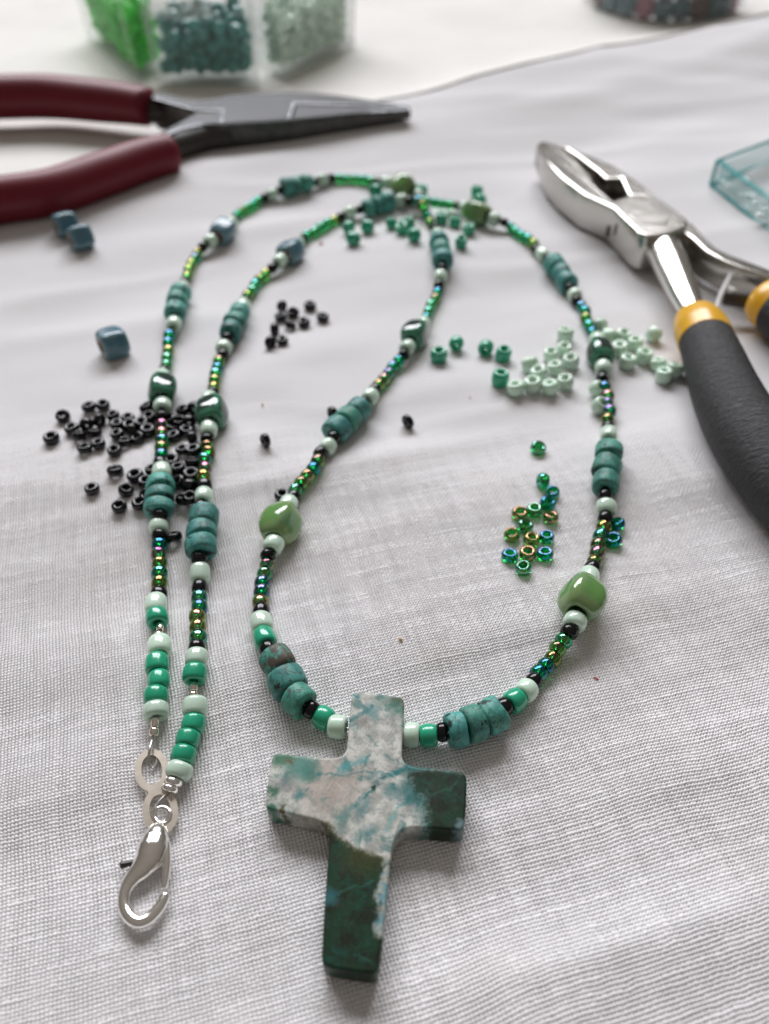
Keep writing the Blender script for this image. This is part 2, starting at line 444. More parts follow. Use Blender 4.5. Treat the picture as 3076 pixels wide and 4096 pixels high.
def tube_mesh(name, pts, radii, mat, seg=16, flat=1.0, closed=False, caps=True, upv=Vector((0, 0, 1)), sub=4):
    """smooth swept tube through pts (Catmull-Rom); flat scales the section along upv"""
    P = [Vector(p) for p in pts]; R = list(radii) if hasattr(radii, '__len__') else [radii] * len(P)
    Q, QR = [], []
    n = len(P)
    def g(k): return P[k % n] if closed else P[max(0, min(n - 1, k))]
    def gr(k): return R[k % n] if closed else R[max(0, min(n - 1, k))]
    for i in range(n if closed else n - 1):
        for s in range(sub):
            t = s / sub
            p0, p1, p2, p3 = g(i - 1), g(i), g(i + 1), g(i + 2)
            Q.append(0.5 * ((2 * p1) + (-p0 + p2) * t + (2 * p0 - 5 * p1 + 4 * p2 - p3) * t * t + (-p0 + 3 * p1 - 3 * p2 + p3) * t ** 3))
            QR.append(gr(i) * (1 - t) + gr(i + 1) * t)
    if not closed: Q.append(P[-1]); QR.append(R[-1])
    m = len(Q); V, Fc = [], []
    for i in range(m):
        a = Q[(i - 1) % m] if closed or i > 0 else Q[i]
        b = Q[(i + 1) % m] if closed or i < m - 1 else Q[i]
        T = (b - a).normalized()
        side = T.cross(upv)
        if side.length < 1e-4: side = T.cross(Vector((1, 0, 0)))
        side.normalize(); U = side.cross(T).normalized()
        for j in range(seg):
            th = 2 * math.pi * j / seg
            V.append(Q[i] + side * (QR[i] * math.cos(th)) + U * (QR[i] * flat * math.sin(th)))
    for i in range(m if closed else m - 1):
        i2 = (i + 1) % m
        for j in range(seg):
            j2 = (j + 1) % seg
            Fc.append((i * seg + j, i * seg + j2, i2 * seg + j2, i2 * seg + j))
    if caps and not closed:
        for e, k in ((0, -1), (m - 1, 1)):
            T = (Q[min(e + 1, m - 1)] - Q[max(e - 1, 0)]).normalized() * k
            c0 = len(V)
            ring = [e * seg + j for j in range(seg)]
            inner = []
            for j in range(seg):
                p = V[ring[j]]; V.append(Q[e] + (p - Q[e]) * 0.72 + T * QR[e] * 0.22); inner.append(c0 + j)
            for j in range(seg):
                f = (ring[j], ring[(j + 1) % seg], inner[(j + 1) % seg], inner[j])
                Fc.append(f if k < 0 else f[::-1])
            Fc.append(tuple(inner) if k < 0 else tuple(inner[::-1]))
    me = mesh_of(name, V, Fc, mat)
    bm = bmesh.new(); bm.from_mesh(me); bmesh.ops.recalc_face_normals(bm, faces=bm.faces); bm.to_mesh(me); bm.free()
    return me

def chaikin(pts, it=1):
    for _ in range(it):
        o = []
        for i in range(len(pts)):
            a, b = pts[i], pts[(i + 1) % len(pts)]
            o.append(a * 0.75 + b * 0.25); o.append(a * 0.25 + b * 0.75)
        pts = o
    return pts
def prism_mesh(name, pts, z0, z1, mat, bevel=0.3, segs=2, smooth=True, z1f=None, z0f=None, side=None):
    """pts: xy outline (Vectors); walls from z0 to z1; z1f(x, y) may shape the top"""
    bm = bmesh.new()
    top = [bm.verts.new((p.x, p.y, z1f(p) if z1f else z1)) for p in pts]
    f = bm.faces.new(top)
    r = bmesh.ops.extrude_face_region(bm, geom=[f])
    for v in [g for g in r['geom'] if isinstance(g, bmesh.types.BMVert)]: v.co.z = z0f(v.co) if z0f else z0
    bmesh.ops.recalc_face_normals(bm, faces=bm.faces)
    if bevel:
        ed_ = [e for e in bm.edges if len(e.link_faces) == 2 and any(len(fa.verts) > 4 for fa in e.link_faces) or e.calc_face_angle(0) > 0.7]
        bmesh.ops.bevel(bm, geom=ed_, offset=bevel, segments=segs, profile=0.6, affect='EDGES', clamp_overlap=True)
    me = bpy.data.meshes.new(name); bm.to_mesh(me); bm.free()
    if smooth:
        for p in me.polygons: p.use_smooth = len(p.vertices) <= 4
    me.materials.append(mat)
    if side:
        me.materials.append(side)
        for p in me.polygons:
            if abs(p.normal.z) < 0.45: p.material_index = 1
    return me
def box_mesh(name, sx, sy, sz, mat, bevel=0.2):
    bm = bmesh.new(); bmesh.ops.create_cube(bm, size=1.0)
    bmesh.ops.scale(bm, vec=(sx, sy, sz), verts=bm.verts)
    if bevel: bmesh.ops.bevel(bm, geom=list(bm.edges), offset=bevel, segments=2, profile=0.5, affect='EDGES')
    me = bpy.data.meshes.new(name); bm.to_mesh(me); bm.free(); me.materials.append(mat)
    return me

# ------------------------------------------------------------------ the cloths
PITCH_T = 0.42
def grid_obj(name, X, Y, Z, keep, mat, smooth=True, holes=None):
    ny, nx = X.shape
    idx = -np.ones(ny * nx, np.int64)
    q = keep[:-1, :-1] & keep[1:, :-1] & keep[:-1, 1:] & keep[1:, 1:]
    if holes is not None: q = q & ~holes
    I, J = np.nonzero(q)
    a = I * nx + J
    quads = np.stack([a, a + 1, a + nx + 1, a + nx], 1)
    used = np.unique(quads); idx[used] = np.arange(len(used))
    quads = idx[quads]
    co = np.stack([X.ravel()[used], Y.ravel()[used], Z.ravel()[used]], 1).astype(np.float32)
    me = bpy.data.meshes.new(name)
    me.vertices.add(len(co)); me.vertices.foreach_set('co', co.ravel())
    me.loops.add(quads.size); me.loops.foreach_set('vertex_index', quads.astype(np.int32).ravel())
    me.polygons.add(len(quads))
    me.polygons.foreach_set('loop_start', np.arange(0, quads.size, 4, dtype=np.int32))
    me.polygons.foreach_set('use_smooth', np.full(len(quads), smooth))
    me.update(calc_edges=True)
    me.materials.append(mat)
    return me

# near region where the threads are built one by one
def patch_weight(X, Y):
    """1 inside the near region, falling to 0 over its border"""
    halfw = 45 + (Y - 16) * 0.40
    return sstep(0, 7, halfw - np.abs(X)) * sstep(0, 5, Y - 13) * sstep(0, 48, 124 - Y)

cloth_root = root('linen_cloth', (0, 0, 0))
tag(cloth_root, 'white woven linen cloth under the necklace', 'cloth', kind='structure')
# coarse sheet
xs = np.arange(-420, 421, 2.0); ys = np.arange(-120, 700, 2.0)
Xg, Yg = np.meshgrid(xs, ys)
Dg = edge_dist(Xg, Yg) + 1.0 * vnoise(edge_along(Xg, Yg) / 35, Xg * 0, 31)
# pull the last rows onto the edge so that the border is smooth
neg = Dg < 0
near_edge = (Dg < 0) & (Dg > -3.2)
Xg2 = Xg - np.where(near_edge, Dg, 0) * en.x; Yg2 = Yg - np.where(near_edge, Dg, 0) * en.y
Zg = H(Xg2, Yg2) - 0.75 * patch_weight(Xg2, Yg2) ** 0.5
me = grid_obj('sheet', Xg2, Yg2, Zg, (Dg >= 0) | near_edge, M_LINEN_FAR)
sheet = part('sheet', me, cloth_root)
mod = sheet.modifiers.new('thickness', 'SOLIDIFY'); mod.thickness = 0.5; mod.offset = -1

M_EDGE_TUBE = plain('grey_edge_tube', (0.50, 0.50, 0.46), 0.9)  # grey tube laid along the back edge of the near cloth
edge_tube = []
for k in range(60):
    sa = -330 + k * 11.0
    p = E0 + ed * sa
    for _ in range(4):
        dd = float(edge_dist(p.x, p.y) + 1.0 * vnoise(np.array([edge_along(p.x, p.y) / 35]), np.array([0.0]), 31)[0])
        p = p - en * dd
    edge_tube.append(Vector((p.x, p.y, Hs(p.x, p.y) + 0.15)))
part('edge_tube', tube_mesh('edge_tube', edge_tube, 0.42, M_EDGE_TUBE, seg=8, sub=3), cloth_root)
# woven threads
U0, U1, V0, V1 = -105, 150, -35, 152
nu = int((U1 - U0) / PITCH_T) * 4; nv = int((V1 - V0) / PITCH_T) * 4
ua = (np.arange(nu) + 0.5) / 4; va = (np.arange(nv) + 0.5) / 4
Ug, Vg = np.meshgrid(ua, va)
def weave_xy(Ug, Vg):
    a = U0 + Ug * PITCH_T; b = V0 + Vg * PITCH_T
    return a * CPH - b * SPH, a * SPH + b * CPH
X0, Y0 = weave_xy(Ug, Vg)
keep = patch_weight(X0, Y0) > 0.0
iu = np.floor(Ug); iv = np.floor(Vg)
fu = Ug - iu - 0.5; fv = Vg - iv - 0.5
wu = 0.405 + 0.045 * vnoise(iu * 0.83 + 0.1, Vg / 26, 41) + 0.03 * vnoise(iu * 0.9, Vg / 5, 42)
wv = 0.405 + 0.060 * vnoise(Ug / 30, iv * 0.87 + 0.3, 43) + 0.03 * vnoise(Ug / 5, iv * 0.9, 44)
A_, C_ = 0.13, 0.30
warp = A_ * np.cos(np.pi * (Vg - 0.5 + iu)) - C_ * (1 - np.sqrt(np.clip(1 - (fu / wu) ** 2, 0, 1))) + 0.35 * (wu - 0.405)
weft = -A_ * np.cos(np.pi * (Ug - 0.5 + iv)) - C_ * (1 - np.sqrt(np.clip(1 - (fv / wv) ** 2, 0, 1))) + 0.45 * (wv - 0.405)
hw = np.maximum(warp, weft)
pw = patch_weight(X0, Y0)
jit = 0.065
Xp = X0 + jit * vnoise(Ug / 3.1, Vg / 3.3, 51) + 0.40 * vnoise(Ug / 40, Vg / 25, 53)
Yp = Y0 + jit * vnoise(Ug / 3.2, Vg / 3.0, 52) + 0.40 * vnoise(Ug / 25, Vg / 40, 54)
Zp = H(Xp, Yp) + hw * np.clip(pw * 1.15, 0, 1) - 0.02 + (1 - np.clip(pw * 3, 0, 1)) * -0.15
gap = np.zeros((nv - 1, nu - 1), bool)          # the open mesh between the threads
gap[3::4, 3::4] = ((1.0 - wu - wv)[3:-1:4, 3:-1:4] + 0.03 * rng.standard_normal((1.0 - wu)[3:-1:4, 3:-1:4].shape) > 0.125) & (pw[3:-1:4, 3:-1:4] > 0.6)
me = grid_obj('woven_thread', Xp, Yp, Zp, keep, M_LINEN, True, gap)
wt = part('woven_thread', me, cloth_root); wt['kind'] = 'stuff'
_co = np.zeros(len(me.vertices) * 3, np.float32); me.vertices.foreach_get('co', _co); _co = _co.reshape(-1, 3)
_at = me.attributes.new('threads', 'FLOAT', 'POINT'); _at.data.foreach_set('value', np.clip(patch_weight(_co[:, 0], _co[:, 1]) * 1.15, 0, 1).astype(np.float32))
del Ug, Vg, X0, Y0, iu, iv, fu, fv, wu, wv, warp, weft, hw, Xp, Yp, Zp

# the cloth beyond the fold
xs = np.arange(-900, 901, 6.0); ys = np.arange(150, 1500, 6.0)
Xg, Yg = np.meshgrid(xs, ys)
De = edge_dist(Xg, Yg)
Zg = -0.9 + 0.5 * vnoise(Xg / 60, Yg / 40, 71) + 0.35 * vnoise(Xg / 30, Yg / 90, 72) + np.where(edge_dist(Xg, Yg) < 0, fold_amp(edge_along(Xg, Yg)) * np.exp(-(edge_dist(Xg, Yg) / 16.0) ** 2), 0) - 0.8
Zg = np.where(De >= 0, -3.5 + fold_amp(edge_along(Xg, Yg)) * np.exp(-(De / 16.0) ** 2), Zg)
me = grid_obj('cream_tablecloth', Xg, Yg, Zg, De < 40, M_CREAM)
o = thing('cream_tablecloth', me, (0, 0, 0))
tag(o, 'smooth cream tablecloth beyond the edge of the white linen', 'tablecloth', kind='structure')

# ------------------------------------------------------------------ bead prototypes (shared meshes)
def variants(name, R, L, hole, n, mat, k=3, lump=0.03):
    return [bead_mesh(name, R * random.uniform(0.96, 1.04), L * random.uniform(0.92, 1.08), hole, n + random.uniform(-0.3, 0.5), mat, lump=lump, seed=i * 17 + len(name)) for i in range(k)]
MINT = variants('mint_bead', 1.57, 2.55, 0.45, 2.7, M_MINT, 4)
EMER = variants('emerald_bead', 1.52, 2.5, 0.45, 2.6, M_EMER, 4)
BLK = variants('black_bead', 1.19, 1.7, 0.36, 2.3, M_BLACK, 4, 0.05)
ABM = {k: [bead_mesh('rainbow_bead', 1.18, 1.72, 0.32, 2.1, m, seg=32, pro=24)] for k, m in AB.items()}
TURQ = [bead_mesh('turquoise_bead', 2.3, 2.7, 0.5, random.uniform(3.4, 5.2), M_TURQ[0], lump=0.10, seed=90 + i, seg=28, pro=20) for i in range(7)]
TURQB = [bead_mesh('turquoise_bead', 2.3, 2.9, 0.5, 3.3, M_TURQ[1], lump=0.10, seed=190, seg=28, pro=20)]
OLIV = [cube_bead('olive_ceramic_bead', 2.75, 6.3, 0.8, 4.2, M_OLIVE, bulge=0.27, twist=0.45, seed=i) for i in range(2)]
DKGR = [cube_bead('bottle_green_ceramic_bead', 2.55, 5.2, 0.8, 3.6, M_DKGRN, bulge=0.16, twist=0.1, seed=i + 4) for i in range(2)]
BLUE = [cube_bead('blue_ceramic_bead', 2.6, 4.9, 1.15, 4.2, M_BLUE, bulge=0.10, twist=0.1, seed=i + 8) for i in range(2)]
M_CRIMP = metal('rosy_silver', (0.95, 0.83, 0.76), 0.14, 0.02, 0.6, 0.1)
SILV = [bead_mesh('silver_bead', 0.62, 1.15, 0.2, 2.1, M_CRIMP)]
CRMP = [bead_mesh('silver_tube', 0.50, 1.5, 0.2, 4.0, M_CRIMP)]
SRNG = [bead_mesh('silver_ring_bead', 1.12, 1.05, 0.35, 2.2, M_SILVER)]
KIND = {  # code: (name, meshes, R, L)
    'm': ('mint_bead', MINT, 1.5, 2.55), 'g': ('emerald_bead', EMER, 1.45, 2.5), 'k': ('black_bead', BLK, 1.13, 1.65),
    't': ('turquoise_bead', TURQ, 2.3, 2.7), 'B': ('turquoise_bead', TURQB, 2.3, 2.9),
    'o': ('olive_ceramic_bead', OLIV, 2.85, 6.3), 'd': ('bottle_green_ceramic_bead', DKGR, 2.55, 5.2), 'b': ('blue_ceramic_bead', BLUE, 2.6, 4.9),
    's': ('silver_bead', SILV, 0.62, 1.15), 'c': ('silver_tube', CRMP, 0.5, 1.5), 'S': ('silver_ring_bead', SRNG, 1.12, 1.05)}
for k in AB: KIND['a' + k] = ('rainbow_bead', ABM[k], 1.16, 1.65)

# ------------------------------------------------------------------ the necklace: every bead where the photograph shows it
STR = """s 617 2930;c 622 2890;m 626 2850;g 627 2786;g 634 2729;g 629 2660;m 635 2591;s 635 2540;c 638 2500;g 632 2480;m 623 2419;k 636 2374;
ao 637 2333;at 634 2294;ao 638 2257;ar 641 2218;ap 640 2179;k 640 2142;m 636 2106;k 640 2066;t 636 2035;t 642 1990;t 644 1952;k 641 1926;m 648 1898;k 642 1855;
ap 642 1828;ao 648 1797;ap 646 1767;ar 647 1735;ar 646 1704;k 650 1676;m 648 1644;d 654 1568;m 648 1503;k 659 1478;at 664 1461;at 668 1435;ar 670 1408;ap 671 1380;ab 671 1354;
m 685 1318;t 699 1262;t 706 1215;t 718 1178;m 737 1139;k 744 1115;ag 750 1097;ag 756 1076;ar 768 1053;ap 782 1032;ag 791 1012;k 805 995;m 828 976;b 880 935;m 922 890;k 940 873;
at 952 855;ao 973 841;at 995 829;at 1017 812;at 1041 799;k 1060 788;m 1094 776;k 1123 761;t 1149 747;t 1183 740;t 1221 731;k 1255 728;m 1288 720;k 1320 712;
at 1350 713;ag 1379 712;at 1411 716;at 1444 716;ag 1473 722;k 1500 728;m 1530 732;o 1586 737;m 1648 762;k 1668 780;ag 1680 800;ag 1690 822;ao 1700 845;ao 1711 868;ao 1724 890;k 1738 915;
m 1753 945;t 1760 985;t 1770 1024;t 1770 1064;k 1766 1090;m 1762 1118;k 1755 1145;ap 1750 1168;ao 1743 1194;at 1726 1219;at 1716 1243;ab 1708 1267;m 1691 1295;d 1648 1353;
m 1619 1412;k 1602 1438;ab 1585 1454;ap 1569 1476;ap 1553 1499;ar 1534 1521;ag 1514 1546;k 1496 1560;m 1474 1593;k 1456 1612;t 1431 1645;t 1393 1677;t 1346 1716;k 1333 1757;m 1311 1788;k 1281 1814;
ao 1270 1848;ab 1252 1879;ar 1228 1907;ao 1206 1936;at 1182 1960;k 1173 1990;m 1152 2016;o 1119 2099;m 1092 2181;k 1074 2222;ar 1067 2260;at 1053 2296;ap 1054 2333;ap 1049 2367;ar 1043 2403;k 1046 2446;
m 1048 2496;g 1063 2555;k 1073 2600;B 1112 2645;t 1150 2732;t 1198 2806;k 1247 2842;g 1291 2873;m 1353 2907;X 1497 2933;m 1643 2939;g 1714 2939;k 1769 2936;t 1822 2921;t 1892 2893;t 1968 2862;
k 2017 2831;g 2057 2798;m 2103 2762;k 2135 2729;ap 2153 2687;ab 2187 2667;ao 2212 2635;ao 2230 2593;at 2253 2566;k 2274 2527;m 2300 2488;o 2323 2404;m 2357 2310;k 2372 2275;
ao 2380 2249;ar 2391 2216;ao 2394 2182;at 2402 2147;ag 2416 2115;k 2418 2083;m 2422 2041;k 2429 2002;t 2423 1950;t 2427 1872;t 2433 1812;k 2435 1775;m 2433 1742;k 2433 1706;
ao 2427 1676;ap 2437 1645;ap 2433 1615;ar 2427 1583;ab 2419 1555;k 2413 1528;m 2417 1495;d 2410 1425;m 2388 1356;ab 2364 1324;at 2351 1293;ao 2343 1263;ap 2333 1236;ap 2319 1213;k 2306 1198;
m 2291 1178;k 2282 1153;t 2269 1133;t 2243 1096;t 2217 1059;k 2197 1037;m 2170 1016;k 2146 996;ag 2134 976;ag 2113 957;at 2088 944;ag 2062 925;at 2044 908;k 2020 895;
m 1990 880;o 1917 858;m 1849 826;k 1825 824;at 1801 819;ag 1767 817;ag 1733 812;ao 1702 807;at 1673 805;k 1642 804;m 1603 797;k 1567 800;t 1533 815;t 1502 822;t 1472 831;k 1440 837;m 1404 848;k 1372 866;
ag 1344 876;at 1315 891;at 1288 905;ao 1263 925;at 1238 940;k 1214 952;m 1196 972;b 1151 1017;m 1107 1055;k 1078 1077;ag 1058 1100;ao 1035 1119;at 1020 1139;at 1008 1159;ar 993 1180;k 985 1199;
m 973 1222;t 953 1266;t 933 1300;t 918 1337;k 902 1364;m 895 1396;k 893 1424;ao 880 1444;ab 873 1470;at 868 1499;ao 859 1527;ar 854 1554;k 852 1577;m 839 1592;d 844 1653;m 830 1730;k 828 1761;
ao 828 1783;ao 827 1808;at 820 1836;ar 818 1872;ar 818 1908;k 815 1942;m 813 1988;k 808 2025;t 818 2077;t 804 2137;t 804 2191;k 798 2237;m 796 2296;k 794 2353;
at 793 2395;ab 798 2431;ar 787 2470;og 0 0;at 790 2553;k 789 2591;m 789 2635;g 779 2700;c 775 2750;s 775 2781;m 781 2832;g 773 2900;g 752 2964;g 735 3020;m 717 3076;S 692 3131;S 680 3157"""
STR = STR.replace('og 0 0', 'ag 792 2510')
ent = []
for tok in STR.replace('\n', '').split(';'):
    k, x, y = tok.split()
    if float(y) < 1000 and k in ('ag', 'ao') and random.random() < 0.6: k = 'at'
    if k == 'ar' and random.random() < 0.5: k = 'ag'
    if k == 'ap' and random.random() < 0.35: k = 'ab'
    ent.append((k, float(x), float(y)))
N = len(ent)
Rr = [1.9 if k == 'X' else KIND[k][2] for k, _, _ in ent]
Ll = [7.0 if k == 'X' else KIND[k][3] for k, _, _ in ent]
pix = [Vector((x, y, 0)) for _, x, y in ent]
# height of the string over the cloth: carried by the thick beads
def positions(zc):
    return [on(ent[i][1], ent[i][2], zc[i]) for i in range(N)]
zc = list(Rr)
P = positions(zc)
cum = [0.0]
for i in range(1, N): cum.append(cum[-1] + (P[i] - P[i - 1]).length)
for i in range(N):
    for j in range(max(0, i - 8), min(N, i + 9)):
        dd = max(0.0, abs(cum[i] - cum[j]) - Ll[j] * 0.5)
        zc[i] = max(zc[i], Rr[j] - 0.28 * dd)
for i, (k, x, y) in enumerate(ent):       # one strand crosses over the other at the back
    if 1560 < x < 1860 and 795 < y < 830: zc[i] += 2.5 * math.exp(-((x - 1690) / 90) ** 2)
P = positions(zc)
# let the beads touch: local length factors, then relax along the string
xi = [i for i, e in enumerate(ent) if e[0] == 'X'][0]
lens = list(Ll)
for i in range(N):
    if i == xi: continue
    a = i - 1 if i > 0 and i - 1 != xi else i; b = i + 1 if i < N - 1 and i + 1 != xi else i
    if a == i and b == i: continue
    have = (P[b] - P[i]).length * (b != i) + (P[i] - P[a]).length * (a != i)
    want = (Ll[i] + Ll[b]) / 2 * (b != i) + (Ll[i] + Ll[a]) / 2 * (a != i)
    lens[i] = Ll[i] * max(0.80, min(1.22, have / want))
cum = [0.0]
for i in range(1, N): cum.append(cum[-1] + (P[i] - P[i - 1]).length)
s = np.array(cum); m0 = s.copy(); la = np.array(lens)
for it in range(300):
    g = (s[1:] - s[:-1]) - (la[1:] + la[:-1]) / 2 * 0.985
    g[xi] = 0; g[xi - 1] = 0
    mv = np.zeros(N); mv[:-1] += 0.22 * g; mv[1:] -= 0.22 * g
    s = s + mv + 0.02 * (m0 - s)
Pn = np.array([[p.x, p.y, p.z] for p in P])
Ps = np.stack([np.interp(s, m0, Pn[:, c]) for c in range(3)], 1)
Ps[xi] = Pn[xi]
SM = Ps.copy()
for _ in range(2): SM[1:-1] = (SM[:-2] + 2 * SM[1:-1] + SM[2:]) / 4

ORG = Vector((Ps[xi][0], Ps[xi][1], 0))
neck = root('necklace', ORG)
tag(neck, 'beaded necklace of green, mint, black and turquoise beads with a stone cross and silver clasp', 'necklace')
cnt = {}
for i, (k, x, y) in enumerate(ent):
    if k == 'X': continue
    nm, ms, R, L = KIND[k]
    c = cnt.get(k, 0); cnt[k] = c + 1
    me = ms[(c * 3 + (c // 3)) % len(ms)]
    T = Vector(SM[min(i + 1, N - 1)] - SM[max(i - 1, 0)])
    if i + 1 == xi: T = Vector((SM[i + 1] - SM[i]))
    if T.length < 1e-4: T = Vector((0, 1, 0))
    T.normalize()
    wob = 0.10 if k[0] in 'amk' else 0.14 if k in 'tB' else 0.05
    T = (T + Vector((random.uniform(-wob, wob), random.uniform(-wob, wob), random.uniform(-wob, wob)))).normalized()
    q = up_to(T)
    spin = random.uniform(0, 6.28)
    if k in 'odb':
        # lie on a flat: one side normal towards the table
        xl = q @ Vector((1, 0, 0)); yl = q @ Vector((0, 1, 0))
        spin = -math.atan2(yl.z, xl.z) + random.uniform(-0.3, 0.3) if False else math.atan2(yl.z, xl.z) + {'o': 0.55, 'd': 0.25, 'b': 0.30}[k] + random.uniform(-0.12, 0.12)
    q = q @ Euler((0, 0, spin)).to_quaternion()
    rs = random.uniform(0.95, 1.05) if k != 't' else random.uniform(0.90, 1.06)
    if k == 't' and i < xi and 2700 < y < 2850: rs *= 1.03
    jl_ = 0.10 if k[0] in 'amkg' else 0.04
    jv = Vector((random.gauss(0, jl_), random.gauss(0, jl_), random.gauss(0, jl_ * 0.5)))
    o = part(nm, me, neck, Vector(Ps[i]) - ORG + jv - T * jv.dot(T), q, (rs, rs, lens[i] / L * 0.99))
# stringing wire
wp = [Vector(p) - ORG for p in Ps]
part('stringing_wire', tube_mesh('stringing_wire', wp, 0.17, M_WIRE, seg=6, sub=2), neck)

# ---- the stone cross
CT = 3.3
def cz(x, y): return (1000 + x / 1.7484, 2700 + y / 1.7484)      # enlarged view -> photograph pixel
cross_px = [(712, 150), (722, 124), (760, 115), (900, 130), (1040, 148), (1070, 165), (1080, 200), (1074, 330), (1064, 480), (1062, 560), (1072, 600), (1110, 628), (1180, 642), (1330, 656),
            (1470, 672), (1505, 690), (1518, 730), (1514, 860), (1506, 1000), (1497, 1065), (1470, 1088), (1380, 1082), (1250, 1070), (1130, 1065), (1070, 1080), (1022, 1125), (998, 1190), (982, 1300), (962, 1500), (938, 1740),
            (912, 1950), (896, 2060), (868, 2092), (780, 2082), (640, 2062), (530, 2038), (500, 2000), (504, 1900), (518, 1650), (535, 1420), (550, 1230), (558, 1110), (540, 1050), (490, 1020), (380, 996), (240, 962), (125, 938),
            (106, 905), (112, 830), (132, 700), (152, 585), (165, 556), (195, 546), (280, 555), (420, 570), (570, 578), (635, 568), (670, 535), (683, 470), (692, 340), (702, 220)]
CB = Hs(ORG.x, ORG.y - 12) + 0.05
cpts = [at(*cz(x, y), CB + CT) for x, y in cross_px]
cpts = [Vector((p.x - ORG.x, p.y - ORG.y, 0)) for p in cpts]
cpts = chaikin(cpts[::-1], 1)
def cl(x, y):
    p = at(*cz(x, y), CB + CT); return Vector((p.x - ORG.x, p.y - ORG.y, 0))

